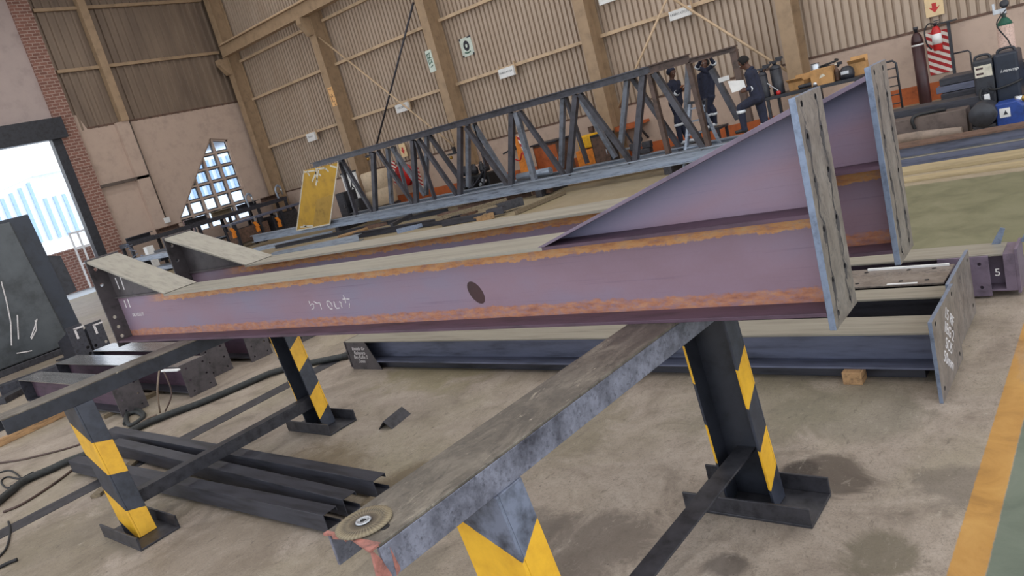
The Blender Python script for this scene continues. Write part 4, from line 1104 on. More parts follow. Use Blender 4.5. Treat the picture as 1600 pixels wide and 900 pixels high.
def arrow_sign(name, lb, c, w, h, y, wd=True):
    o = thing(name, lb, 'sign', (c.x, y, c.z))
    MB().box(-w/2, w/2, -.012, .012, -h/2, h*.5+(.5 if wd else 0)).build('panel', 'card_pale', o)
    s = w*.32
    MB().prism([(-s*.4, .12*h+.06), (s*.4, .12*h+.06), (s*.4, -.0), (s, .03), (0, -.3*h), (-s, .03), (-s*.4, 0)][::-1], 'y', -.0145, -.0121).build('arrow', 'red', o)
    return o
M['card_pale'] = simple('cream_sign_board', (222, 196, 154), .6, 0, .05)
arrow_sign('fire_sign', 'cream sign board with red down arrow above the extinguisher', at(1460, 12, y=19.8), .36, .36, 19.8)

# welding machine
yw = 14.9; wz = .30; wx = -1.89
w = thing('welding_machine', 'dark blue-black twin welding machine with handles at the right edge', 'welding machine', (wx, yw, wz))
s_ = at(1530, 94, y=yw-.3).z-wz
MB().box(-.3, -.005, -.3, .3, .02, s_).build('left_case', 'black', w, .04)
M['navy_case'] = simple('dark_navy_plastic', (30, 38, 54), .4, 0, .15)
MB().box(0, .33, -.32, .3, .02, s_+.03).build('right_case', 'navy_case', w, .04)
for x0, x1, dz in ((-.27, -.05, 0), (.05, .29, .03)):
    MB().tube(spline([Vector((x0, -.2, s_+dz-.02)), Vector((x0+.03, -.2, s_+dz+.05)), Vector((x1-.03, -.2, s_+dz+.055)), Vector((x1, -.2, s_+dz-.02))]), .022, 'black', 8).build('handle', 'black', w)
MB().box(-.27, -.03, -.306, -.301, s_*.64, s_*.88).build('control_label', 'peel', w)
MB().box(-.25, -.15, -.309, -.3061, s_*.80, s_*.84).box(-.25, -.15, -.309, -.3061, s_*.69, s_*.73).build('label_print', 'maroon', w)
text('i.mmmp', .075, 'logo', 'white', w, (.2, -.3215, s_*.68), (pi/2, 0, 0), font_shear=.3)
for x, z in ((-.2, .3), (-.1, .3), (-.15, .22), (-.06, .24)):
    MB().lathe([(.03, -.02), (.035, .02), (.02, .04), (0.001, .04)], (x, -.32, z), 'black', 12, 'y').build('cable_socket', 'black', w)
for pts in ([(-.2, -.35, .3), (-.22, -.42, .2), (-.15, -.45, .05), (-.05, -.4, .02)], [(-.1, -.35, .3), (0, -.42, .27), (.2, -.4, .3), (.35, -.3, .34)]):
    MB().tube(spline([Vector(p) for p in pts]), .018, 'rubber', 7).build('welding_cable', 'rubber', w)
MB().box(-.17, -.09, -.42, -.36, .06, .22).build('wire_tag', 'white', w, .01)
o = MB().box(-.15, 6, -.42, .42, 0, wz).build('steel_stack', 'black_worn', None, .02, (wx, yw, 0)); tag(o, 'low black steel block under the welding machine', 'steel block')
c = at(1536, 179, y=13.8)
o = thing('black_drum', 'round black drum end standing below the welding machine', 'drum', (c.x, 13.8, 0))
R = .19; zc = c.z
MB().lathe([(.02, -.08), (R*.94, -.08), (R, -.05), (R, .3), (R*.9, .32), (.02, .32)], (0, 0, zc), 'black', 32, 'y').build('drum', 'black', o)
MB().box(-.15, .15, -.03, .28, 0.05, zc-R*.85).build('cradle', 'black_worn', o)
c = at(1572, 174, y=13.9)
o = thing('blue_unit', 'small blue machine with a white label right of the black drum', 'machine', (c.x+.03, 13.95, 0.0))
zc = c.z
MB().prism([(-.16, 0.0), (.2, 0.0), (.2, zc+.06), (.13, zc+.14), (-.16, zc+.13)], 'y', -.1, .3).build('case', 'blue_paint', o, .015)
MB().box(-.11, .03, -.106, -.101, zc-.08, zc+.06).build('white_label', 'white', o)
MB().prism([(-.06, zc-.04), (.0, zc-.04), (-.03, zc+.03)], 'y', -.109, -.1065).build('label_mark', 'black', o)
for p, lb in (((1588, 150), 'left'), ((1602, 156), 'right')):
    c = at(*p, y=14.1)
    o = thing('pipe_fitting', 'bright pipe fitting on the %s beside the blue machine' % lb, 'fitting', (c.x+.03, 14.1, 0.0))
    MB().lathe([(.04, 0), (.04, c.z-.1), (.055, c.z-.09), (.055, c.z)], m='chrome', seg=14).build('fitting', 'chrome', o)
    MB().lathe([(.035, -.05), (.035, .04), (.045, .04), (.045, .07)], (0, 0, c.z-.05), 'brass', 14, 'x').build('branch', 'brass', o)

# ================================================================== WORKBENCH WITH BOXES
bz = 1.10; by0, by1 = 16.9, 17.7
bl, brr = at(1196, 160, y=17).x, at(1344, 118, y=17).x
o = thing('workbench', 'dark workbench with boxes and gas cylinders on it behind the rafter plates', 'workbench', ((bl+brr)/2, 17.3, 0))
hx = (brr-bl)/2
MB().box(-hx, hx, -.4, .4, bz-.07, bz).build('bench_top', 'black', o, .005)
for sx in (-1, 0, 1):
    for sy in (-1, 1): MB().box(sx*(hx-.08)-.03, sx*(hx-.08)+.03, sy*.34-.03, sy*.34+.03, 0, bz-.07).build('leg', 'black', o)
MB().box(-hx, hx, -.3, .3, .3, .34).build('shelf', 'black', o)
def box_open(name, lb, c, w, d, h, y, rz=0, m='card', flaps=True):
    o = thing(name, lb, 'box', (c.x, y, bz+.001), rz)
    t = .012
    MB().box(-w/2, w/2, -d/2, d/2, 0, t, m).box(-w/2, w/2, -d/2, -d/2+t, t, h, m).box(-w/2, w/2, d/2-t, d/2, t, h, m).box(-w/2, -w/2+t, -d/2+t, d/2-t, t, h, m).box(w/2-t, w/2, -d/2+t, d/2-t, t, h, m).build('body', m, o)
    if flaps:
        MB().hexa([(-w/2, -d/2, h), (w/2, -d/2, h), (w/2, -d/2+t, h), (-w/2, -d/2+t, h), (-w/2, -d/2-.1, h+.07), (w/2, -d/2-.1, h+.07), (w/2, -d/2-.09, h+.08), (-w/2, -d/2-.09, h+.08)], m).build('flap', m, o)
        MB().hexa([(-w/2, d/2-t, h), (w/2, d/2-t, h), (w/2, d/2, h), (-w/2, d/2, h), (-w/2, d/2+.06, h+.12), (w/2, d/2+.06, h+.12), (w/2, d/2+.07, h+.11), (-w/2, d/2+.07, h+.11)], m).build('flap', m, o)
    else:
        MB().box(-w/2, w/2, -d/2, d/2, h, h+t, m).build('lid', m, o)
    return o
o = box_open('cardboard_box', 'plain brown cardboard box in the middle of the workbench', at(1286, 118, y=17.1), .44, .34, .32, 17.1, .1, flaps=False)
MB().prism([(-.05, .14), (.08, .17), (.04, .22), (-.02, .2)], 'y', -.1725, -.1705).build('label_scuff', 'peel', o)
box_open('cardboard_box', 'open yellowish cardboard box left of the plain brown box', at(1247, 124, y=17.3), .36, .32, .17, 17.36, -.15)
o = box_open('cardboard_box', 'open cardboard box at the right end of the workbench', at(1340, 100, y=17.45), .34, .3, .26, 17.5, .1)
def junk(name, lb, cat, c, parts, y=17.1):
    o = thing(name, lb, cat, (c.x, y, bz+.001))
    for nm, kind, args, m in parts:
        mb = MB()
        if kind == 'box': mb.box(*args)
        elif kind == 'tube': mb.tube(spline([Vector(p) for p in args[0]]), args[1], None, 8)
        elif kind == 'lathe': mb.lathe(*args)
        mb.build(nm, m, o, .006 if kind == 'box' else 0)
    return o
junk('angle_grinder', 'black angle grinder lying left of the boxes on the workbench', 'grinder', at(1262, 138, y=16.96),
     [('body', 'tube', ([(-.18, 0, .05), (0, 0, .06), (.14, 0, .06)], .045), 'black'), ('head', 'lathe', ([(.03, .0), (.06, .02), (.06, .07), (.03, .1)], (.17, 0, 0), None, 14), 'chrome'), ('guard', 'lathe', ([(.02, .005), (.07, .005), (.07, .03), (.02, .03)], (.17, 0, 0), None, 18), 'dark_steel')], 16.96)
junk('welding_helmet', 'dark welding helmet on the workbench left of the right-hand box', 'helmet', at(1322, 112, y=17.05),
     [('shell', 'lathe', ([(.13, 0), (.15, .08), (.14, .17), (.09, .24), (.02, .26)], (0, 0, 0), None, 20), 'black'), ('visor', 'box', (-.08, .08, -.165, -.14, .1, .17), 'chrome'), ('crown', 'lathe', ([(.141, .15), (.12, .2), (.05, .25)], (.0, .01, .005), None, 20), 'dark_steel')], 17.1)
junk('coiled_cable', 'coil of black cable lying behind the plain brown box', 'cable', at(1294, 100, y=17.42),
     [('coil', 'tube', ([(.18*cos(k*.6), .18*sin(k*.6)*.7, .03+.012*k) for k in range(34)], .022), 'rubber'), ('plug', 'box', (.16, .26, -.04, .04, .3, .36), 'black')], 17.48)
junk('silver_tin', 'shiny tin on the workbench behind the plain brown box', 'tin', at(1272, 100, y=17.4),
     [('can', 'lathe', ([(.1, 0), (.1, .4), (.09, .42), (.09, .44)], (0, 0, 0), None, 20), 'chrome'), ('lid', 'lathe', ([(.088, .44), (.088, .452), (.02, .452)], (0, 0, 0), None, 20), 'black')], 17.45)
junk('brown_bottle', 'reddish brown bottle right of the plain brown box', 'bottle', at(1306, 112, y=17.1),
     [('body', 'lathe', ([(.05, 0), (.055, .02), (.055, .2), (.02, .27), (.02, .32)], (0, 0, 0), None, 16), 'rust_brown'), ('cap', 'lathe', ([(.024, .32), (.024, .35), (.01, .35)], (0, 0, 0), None, 12), 'peel')], 17.15)
for k, (px, lb, yy) in enumerate(((1197, 'left and smaller one', 17.02), (1219, 'right and bigger one', 17.2))):
    c = at(px, 150, y=yy)
    o = cylinder('gas_cylinder', '%s of two black gas cylinders standing on the workbench' % lb, (c.x, yy, bz+.001), .125 if k else .1, .68 if k else .6, 'black', 'black', 'black gas cylinders on the bench')
    zt = .68 if k else .6
    MB().box(-.1, .16, -.03, .03, zt*1.02, zt*1.08).box(.04, .2, -.02, .02, zt*1.08, zt*1.16).build('valve_handle', 'black', o, .006)
    MB().tube(spline([Vector((-.05, -.05, zt*1.02)), Vector((-.2, -.08, zt*.85)), Vector((-.22, -.1, zt*.5)), Vector((-.14, -.14, .15))]), .014, 'peel' if not k else 'rubber', 7).build('hose', 'peel' if not k else 'rubber', o)
o = thing('red_valve', 'small red hand valve with a thin lever before the black gas cylinders', 'valve', (at(1216, 143, y=16.95).x, 16.95, bz+.001))
MB().lathe([(.03, 0), (.05, .02), (.05, .07), (.02, .09)], m='red', seg=14).build('body', 'red', o); MB().tube([(0, 0, .09), (-.2, -.02, .3)], .012, 'chrome', 6).build('lever', 'chrome', o)
# ladder rack at the right end of the bench
x0 = at(1381, 110, y=17.2).x
o = thing('wire_rack', 'narrow black barred rack standing at the right end of the workbench', 'rack', (x0+.12, 17.2, 0))
zt = at(1386, 97, y=17.2).z
MB().tube([(-.12, 0, 0), (-.12, 0, zt-.06), (-.06, 0, zt), (.06, 0, zt), (.12, 0, zt-.06), (.12, 0, 0)], .022, 'black', 8).build('frame', 'black', o)
for k in range(6): MB().tube([(-.12, 0, .2+k*(zt-.35)/5), (.12, 0, .2+k*(zt-.35)/5)], .014, 'black', 6).build('rung', 'black', o)
MB().box(-.14, .14, -.18, .18, 0, .03).build('foot', 'black', o)
# ================================================================== SIGNS ON THE LONG WALL
def sign_box(lb, px, w, h, body, y=19.55, z=None, tx=.12, ink='black'):
    c = at(px[0], px[1], y=y)
    o = thing('sign_box', lb, 'sign', (c.x, y, c.z), 0)
    cs = MB().box(-w/2, w/2, -.05, .1, -h/2, h/2).build('case', 'white', o, .006)
    if body: text(body, tx, 'sign_lettering', ink, cs, (-.0, -.0512, .01), (pi/2, 0, 0))
    MB().box(-w/2-.02, -w/2, .04, .1, -h/2, h/2+.12).box(w/2, w/2+.02, .04, .1, -h/2, h/2+.12).build('bracket', 'tan_pale', o)
    return o
sign_box('white sign box lettered FABRICATION on the wall rail above the truss end', (1063, 21), .62, .24, 'FABRICATION', tx=.085)
sign_box('white sign box on the wall rail right of the round green notice', (792, 113), .62, .3, 'FABRICATION', tx=.085)
sign_box('white sign box crossed by the pale diagonal brace behind the truss', (629, 168), .66, .3, 'WELDING', tx=.1)
sign_box('white sign box nearest the far corner of the hall', (487, 214), .56, .34, 'PLANT', tx=.1)
sign_box('white sign box cut off by the top edge above the truss', (948, -2), .5, .24, '', y=19.55)
M['mint'] = simple('pale_mint_sign', (204, 214, 204), .6, 0, .08)
c = at(729, 73, y=19.86)
o = thing('green_notice', 'mint notice with a dark ring on the cladding right of the middle column', 'sign', (c.x, 19.872, c.z))
MB().box(-.26, .26, -.01, .01, -.3, .3).build('panel', 'mint', o)
MB().sheet(circ(0, .03, .13, 20, .17), [circ(0, .03, .05, 14, .06)], 'y', -.0135, -.0105).build('ring', 'black', o)
MB().tube(spline([Vector((-.13, -.012, -.17)), Vector((0, -.012, -.2)), Vector((.13, -.012, -.17))]), .02, 'green', 6).box(-.27, -.2, -.013, -.0102, .24, .31).box(.2, .27, -.013, -.0102, -.31, -.24).box(-.27, -.2, -.013, -.0102, -.31, -.24).box(.1, .27, -.013, -.0102, .26, .31).build('green_marks', 'green', o)
c = at(669, 96, y=19.05)
o = thing('green_notice', 'narrow mint notice with green figures at the left edge of the middle column', 'sign', (c.x-.02, 19.187, c.z))
MB().box(-.14, .14, -.012, .012, -.36, .36).build('panel', 'mint', o)
m = MB()
for a, b in (((-.09, .22), (.08, .26)), ((-.09, .24), (-.07, -.12)), ((.04, .22), (-.02, .02)), ((-.02, .12), (.09, .1)), ((-.07, -.1), (.06, -.02)), ((.05, .05), (.08, -.08)), ((-.05, -.2), (.09, -.14)), ((-.08, .1), (.0, .12))):
    m.bar((a[0], -.014, a[1]), (b[0], -.014, b[1]), .03, .003, up=(0, 1, 0))
m.build('green_marks', 'green', o)
c = at(515, 152, y=19.05)
o = thing('orange_notice', 'small orange notice fixed to the first column beside the far corner', 'sign', (c.x, 19.189, c.z))
M['pale_orange'] = simple('pale_orange_card', (226, 178, 122), .6, 0, .08)
MB().box(-.14, .14, -.01, .01, -.36, .36).build('panel', 'pale_orange', o)
m = MB()
for a, b in (((-.08, .3), (.08, .28)), ((.0, .1), (.05, -.02)), ((.02, -.18), (.06, -.2)), ((-.06, .05), (-.05, -.2)), ((.03, -.28), (.06, -.34))):
    m.bar((a[0], -.012, a[1]), (b[0], -.012, b[1]), .035, .003, up=(0, 1, 0))
m.build('printing', 'rust_brown', o)

# ================================================================== EQUIPMENT SEEN THROUGH THE TRUSS
c = at(630, 235, y=19.75)
arrow_sign('fire_sign', 'pale sign with red down arrow seen through the left half of the truss', c, .34, .5, 19.75, False)
def board2(px, w, h, lb):
    c = at(*px, y=19.83)
    o = MB().box(-w/2, w/2, -.012, .012, -h/2, h/2).build('striped_board', 'redwhite', None, 0, (c.x, 19.85, c.z)); tag(o, lb, 'board')
board2((616, 270), .34, .9, 'red and white striped board left of the hose reel behind the truss')
board2((652, 275), .3, .95, 'red and white striped board right of the hose reel behind the truss')
c = at(628, 275, y=19.4)
o = thing('hose_reel', 'red hose reel on the wall between the two striped boards behind the truss', 'hose reel', (c.x+.15, 19.42, c.z))
MB().lathe([(.05, -.12), (.42, -.12), (.42, -.1), (.2, -.09), (.2, .09), (.42, .1), (.42, .12), (.05, .12)], m='red', seg=28, axis='y').build('reel', 'red', o)
MB().lathe([(.21, -.085), (.36, -.08), (.36, .08), (.21, .085)], m='maroon', seg=28, axis='y').build('hose', 'maroon', o)
MB().box(-.05, .05, .1, .445, -.05, .05).build('wall_bracket', 'red', o)
# white notice on an easel
c = at(553, 300, y=18.6)
o = thing('notice_board', 'white notice board with a dark figure on it at the left end of the truss', 'notice board', (c.x, 18.6, 0))
zt = at(551, 269, y=18.6).z
MB().box(-.45, .45, -.02, .02, .35, zt).build('board', 'white', o)
MB().box(-.47, .47, -.03, .03, zt, zt+.06).build('top_clip', 'black', o)
m = MB(); m.lathe([(.0, -.024), (.07, -.024), (.07, -.0205), (0, -.0205)], (.12, 0, zt-.25), None, 14, 'y')
for a, b in (((.12, -.3), (.0, -.52)), ((.1, -.35), (.28, -.45)), ((.02, -.5), (.16, -.66)), ((.02, -.5), (-.1, -.66)), ((.0, -.12), (.32, -.12))):
    m.bar((a[0], -.022, zt+a[1]), (b[0], -.022, zt+b[1]), .06, .003, up=(0, 1, 0))
m.build('figure', 'black', o)
MB().bar((-.4, 0, 0), (-.4, 0, .4), .05, .05).bar((.4, 0, 0), (.4, 0, .4), .05, .05).box(-.43, -.37, -.25, .25, 0, .04).box(.37, .43, -.25, .25, 0, .04).build('leg', 'dark_steel', o)
def cabinet(name, lb, cat, px, y, w, d, h, m, door='black', extras=None):
    c = at(px[0], px[1], y=y)
    o = thing(name, lb, cat, (c.x, y+d/2, 0))
    MB().box(-w/2, w/2, -d/2, d/2, .04, h).build('body', m, o, .015)
    dr = MB().box(-w/2+.04, w/2-.04, -d/2-.015, -d/2-.001, .1, h-.06).build('door', door, o, .006)
    MB().tube([(w/2-.1, -d/2-.04, h*.5), (w/2-.1, -d/2-.04, h*.62)], .012, 'chrome', 6).build('handle', 'chrome', dr)
    MB().box(-w/2+.03, -w/2+.1, -d/2+.03, d/2-.03, 0, .039).box(w/2-.1, w/2-.03, -d/2+.03, d/2-.03, 0, .039).build('foot', 'black', o)
    return o
cabinet('steel_cabinet', 'tall black cabinet behind the left end of the truss', 'cabinet', (535, 320), 17.3, .5, .6, 1.15, 'black', 'dark_steel')
cabinet('steel_cabinet', 'low black cabinet right of the tall one behind the left end of the truss', 'cabinet', (556, 318), 17.4, .42, .4, .8, 'black', 'black_worn')
M['cream'] = simple('cream_tank', (206, 186, 160), .6, 0, .08)
c = at(601, 300, y=18.6)
o = thing('storage_drum', 'cream storage drum on a dark base behind the left half of the truss', 'drum', (c.x-.1, 18.5, 0))
MB().lathe([(.52, .3), (.56, .34), (.56, .9), (.545, .92), (.56, .94), (.56, 1.55), (.5, 1.6), (.08, 1.62)], m='cream', seg=30).build('drum', 'cream', o)
MB().lathe([(.6, .0), (.62, .05), (.62, .28), (.5, .3)], m='black', seg=30).build('base', 'black', o)
MB().lathe([(.06, 1.6), (.06, 1.68), (.03, 1.68)], m='black', seg=12).build('cap', 'black', o)
# wall bracket cranes / hooks
for px, lb in (((578, 243), 'black bracket with hook on the plinth of the first column'), ((708, 240), 'dark bracket with a brass tap on the middle column plinth')):
    c = at(*px, y=19.05)
    o = thing('wall_bracket', lb, 'bracket', (c.x, 19.0, c.z))
    MB().box(-.2, .2, -.03, .05, -.03, .03).box(.1, .18, -.06, .06, .03, .22).build('arm', 'black', o)
    MB().lathe([(.05, -.1), (.06, -.02), (.03, .0)], (-.1, 0, -.06), 'brass', 12).build('hook', 'brass', o)
# engine clump: pile of machine parts
c = at(754, 290, y=17.4)
o = thing('engine_unit', 'dark engine with pipes and bright fittings behind the middle of the truss', 'engine', (c.x, 17.4, 0))
random.seed(11)
MB().box(-.6, .6, -.3, .3, .08, .75).build('block', 'rubber', o, .04)
m = MB()
for k in range(7): m.lathe([(.03, 0), (.09, .02), (.1, .2), (.05, .26), (.05, .32)], (-.5+k*.17, random.uniform(-.2, .1), .74+random.uniform(-.02, .08)), None, 12)
m.build('cylinder_heads', 'black_worn', o)
m = MB()
for k in range(6): m.tube(spline([Vector((random.uniform(-.6, .6), -.32, random.uniform(.2, .8))), Vector((random.uniform(-.7, .7), -.45, random.uniform(.2, .9))), Vector((random.uniform(-.6, .6), -.32, random.uniform(.1, .9)))]), .03, None, 7)
m.build('pipes', 'dark_steel', o)
m = MB()
for k in range(6): m.lathe([(.05, -.05), (.07, 0), (.04, .06)], (random.uniform(-.5, .5), -.36, random.uniform(.3, .9)), None, 10, 'y')
m.build('fittings', 'chrome', o)
MB().box(-.7, .7, -.35, .35, 0, .079).build('sled', 'black_worn', o)
# orange cutting machine
c = at(822, 262, y=17.6)
o = thing('orange_stand', 'orange sloping sheet stand with striped edge behind the truss', 'stand', (c.x, 17.6, 0))
zt = at(811, 212, y=17.6).z
MB().prism([(-.42, 0), (-.36, 0), (.36, zt*.98), (.3, zt)][::1], 'y', -.3, -.25).build('frame', 'orange', o) if False else None
MB().hexa([(-.05, -.3, 0), (.55, -.3, 0), (.55, -.1, 0), (-.05, -.1, 0), (-.22, .1, zt), (-.12, .1, zt), (-.12, .14, zt), (-.22, .14, zt)], 'orange').build('panel', 'orange', o)
MB().hexa([(.5, -.31, .2), (.56, -.31, .2), (.56, -.2, .2), (.5, -.2, .2), (-.12, .07, zt), (-.06, .07, zt), (-.06, .12, zt), (-.12, .12, zt)], 'redwhite').build('striped_edge', 'redwhite', o)
MB().tube(spline([Vector((-.1, -.34, 1.0)), Vector((.15, -.38, .9)), Vector((.3, -.36, 1.1)), Vector((.4, -.34, .7))]), .02, 'red', 7).build('red_hose', 'red', o)
c = at(858, 250, y=18.2)
o = cabinet('brown_cabinet', 'brown machine cabinet with orange side right of the orange stand', 'cabinet', (856, 250), 18.0, .9, .7, 1.15, 'rust_brown', 'skirt')
MB().box(-.5, .5, -.4, .4, 1.15, 1.2).build('top_plate', 'black', o, .01)
c = at(840, 282, y=16.0)
o = MB().tube([(c.x-.6, 15.95, .56), (c.x+.55, 15.95, .56)], .1, 'galv', 14).build('grey_pipe', 'galv'); tag(o, 'short thick grey pipe lying inside the truss on its chord', 'pipe')
c = at(921, 262, y=17.8)
o = thing('yellow_machine', 'yellow drilling machine behind the right half of the truss', 'machine', (c.x, 18.1, 0))
zt = at(923, 210, y=17.8).z
MB().box(-.35, .4, -.3, .3, .05, .75).build('base_case', 'orange', o, .03)
MB().box(-.14, .14, -.1, .14, .75, zt-.05).build('column', 'card', o, .02)
MB().box(-.2, .25, -.3, .2, zt-.35, zt).build('head', 'yellow', o, .03)
MB().lathe([(.03, 0), (.05, .1), (.02, .22)], (0, -.2, zt-.57), 'chrome', 12).build('spindle', 'chrome', o)
MB().box(-.4, .45, -.35, .35, 0, .049).build('foot', 'black', o)
cabinet('steel_cabinet', 'dark brown tall cabinet right of the yellow machine behind the truss', 'cabinet', (941, 240), 17.3, .55, .4, 1.12, 'rubber', 'rust_brown')
c = at(921, 203, y=19.7)
o = thing('wall_socket', 'small dark wall socket with dangling cable behind the truss', 'socket', (c.x, 19.8, c.z))
MB().box(-.08, .08, -.05, .05, -.09, .09).build('box', 'rust_brown', o, .01)
MB().tube(spline([Vector((.02, -.04, -.1)), Vector((.0, -.08, -.5)), Vector((.2, -.1, -.9)), Vector((.55, -.12, -1.15)), Vector((.7, -.12, -1.2))]), .016, 'rubber', 7).build('cable', 'rubber', o)
c = at(982, 196, y=19.4)
o = thing('wall_shelf', 'brown steel wall shelf with a strut, seen between truss posts', 'shelf', (c.x, 19.6, c.z))
MB().box(-.45, .45, -.25, .25, -.04, .04).box(-.45, .45, -.26, -.2, -.1, .04).build('board', 'skirt', o)
MB().bar((-.2, -.2, -.05), (.0, -.15, -.62), .05, .05).bar((.3, -.2, -.05), (.3, .24, -.5), .05, .05).build('strut', 'black', o)
c = at(1028, 235, y=17.2)
o = thing('vice', 'dark bench vice sitting on the rear truss chord', 'vice', (c.x, 16.45, .47))
m = MB().box(-.25, .25, -.1, .1, 0, .12).box(-.3, -.1, -.08, .08, .12, .3).box(.05, .28, -.08, .08, .12, .28); m.build('body', 'black_worn', o, .02)
MB().tube([(-.55, 0, .2), (.0, 0, .2)], .03, 'chrome', 8).tube([(-.5, -.12, .2), (-.5, .12, .2)], .015, 'chrome', 6).build('screw', 'chrome', o)
MB().lathe([(.05, .3), (.07, .36), (.03, .5), (.03, .56)], m='dark_steel', seg=10).build('handle', 'dark_steel', o)
a, b = at(745, 222, y=TR), at(1, 1, y=TR)
o = thing('wall_vent', 'small dark stay bar on the plaster behind the truss', 'bar', (at(792, 238, y=19.6).x, 19.7, at(792, 238, y=19.6).z))
MB().bar((-.25, 0, -.03), (.2, 0, .06), .06, .05).build('bar', 'black', o); MB().box(.2, .26, -.04, .14, .0, .12).build('bracket', 'black', o)

# ================================================================== LEFT BACK BENCHES
RX = -29.4
ra, rb = at(196, 388, x=RX), at(440, 302, x=RX)
o = thing('steel_rack', 'long dark steel rack along the foot of the far end wall', 'rack', (RX, (ra.y+rb.y)/2, 0))
L2 = (rb.y-ra.y)/2; zt = (ra.z+rb.z)/2
MB().box(-.5, .3, -L2, L2, zt-.16, zt).build('top', 'dark_steel', o, .01)
MB().box(-.5, .3, -L2, L2, .5, .58).build('shelf', 'black', o)
for k in range(6):
    y = -L2+.1+(2*L2-.2)*k/5
    for x in (-.45, .25): MB().box(x-.05, x+.05, y-.05, y+.05, 0, zt-.16).build('post', 'black', o)
random.seed(5)
jl = ['leftmost', 'second', 'third', 'fourth', 'fifth', 'rightmost']
for k in range(6):
    y = ra.y+.7+k*(rb.y-ra.y-1.2)/5
    h = random.uniform(.1, .22)
    o = MB().prism([(RX-.2+u, zt+v) for u, v in C_prof(.3, h, .03)], 'y', y-.5, y+.45).build('steel_offcut', ['dark_steel', 'rust_brown', 'black_worn', 'timber_old'][k % 4])
    tag(o, '%s steel offcut lying on top of the long dark rack by the end wall' % jl[k], 'steel offcut', 'offcuts on the end wall rack')
for px, lb in (((402, 337), 'bright clamp on the rack below the right side of the window'), ((447, 322), 'green-grey clamp on the rack right of the window')):
    c = at(*px, x=-28.8)
    o = thing('screw_clamp', lb, 'clamp', (-29.0, c.y, zt))
    MB().tube(spline([Vector((0, -.1, 0)), Vector((0, -.12, .4)), Vector((0, .05, .55)), Vector((0, .16, .4))]), .045, 'galv', 8).build('frame', 'galv', o)
    MB().tube([(0, .16, .1), (0, .16, .5)], .03, 'chrome', 8).build('screw', 'chrome', o)
# blue-topped bench with orange clamps
bx = -27.5
ba, bb = at(356, 350, x=bx), at(470, 316, x=bx)
zt2 = (ba.z+bb.z)/2
o = thing('workbench', 'dark bench with blue top and orange clamps left of the yellow board', 'workbench', (bx, (ba.y+bb.y)/2, 0))
L2 = (bb.y-ba.y)/2
MB().box(-.6, .3, -L2, L2, zt2-.08, zt2).build('bench_top', 'blue_steel', o, .01)
for k in range(4):
    y = -L2+.12+(2*L2-.24)*k/3
    for x in (-.5, .22): MB().box(x-.05, x+.05, y-.05, y+.05, 0, zt2-.08).build('leg', 'black', o)
MB().box(-.5, .2, -L2+.1, -L2*.1, .25, zt2-.3).build('drawer_unit', 'rust_brown', o, .01)
MB().box(-.5, .2, L2*.05, L2*.75, .15, zt2-.2).build('drawer_unit', 'black_worn', o, .01)
for k, (px, lb) in enumerate((((366, 362), 'first orange clamp hanging on the blue-topped bench'), ((403, 352), 'second orange clamp hanging on the blue-topped bench'), ((437, 345), 'third orange clamp hanging on the blue-topped bench'))):
    c = at(*px, x=bx+.42)
    o = thing('bar_clamp', lb, 'clamp', (bx+.336, c.y, max(c.z-.25, .05)))
    MB().box(-.04, .04, -.07, .07, 0, .2).hexa([(-.04, -.02, .2), (.04, -.02, .2), (.04, .12, .2), (-.04, .12, .2), (-.04, -.12, .42), (.04, -.12, .42), (.04, 0, .42), (-.04, 0, .42)]).build('grip', 'orange', o, .01)
    MB().box(-.02, .02, -.03, .03, .42, .6).build('bar', 'chrome', o)
c = at(434, 364, z=.12)
o = MB().tube([(c.x, c.y-.3, .1), (c.x+.02, c.y+.35, .1)], .09, 'orange', 12).build('orange_tube', 'orange'); tag(o, 'short orange tube on the floor before the blue-topped bench', 'tube')
c = at(231, 385, x=-25)
o = MB().box(-.12, .12, -.12, .12, 0, c.z).build('white_post', 'white', None, .01, (-25, c.y, 0)); tag(o, 'white post standing between the two rafter knees', 'post')
m = MB(); c = at(205, 395, x=-24)
o = thing('scrap_basket', 'bright tangle of cut sheet strips behind the left rafter knee', 'scrap', (-24, c.y, 0))
random.seed(9)
MB().box(-.3, .3, -.35, .35, 0, c.z-.35).build('bin', 'dark_steel', o, .01)
for k in range(14):
    y, z = random.uniform(-.35, .35), random.uniform(-.35, .25)
    m.bar((random.uniform(-.2, .2), y, c.z+z), (random.uniform(-.2, .2), y+random.uniform(-.3, .3), c.z+z+random.uniform(-.12, .15)), .06, .012)
m.build('strips', 'edge_blue', o)

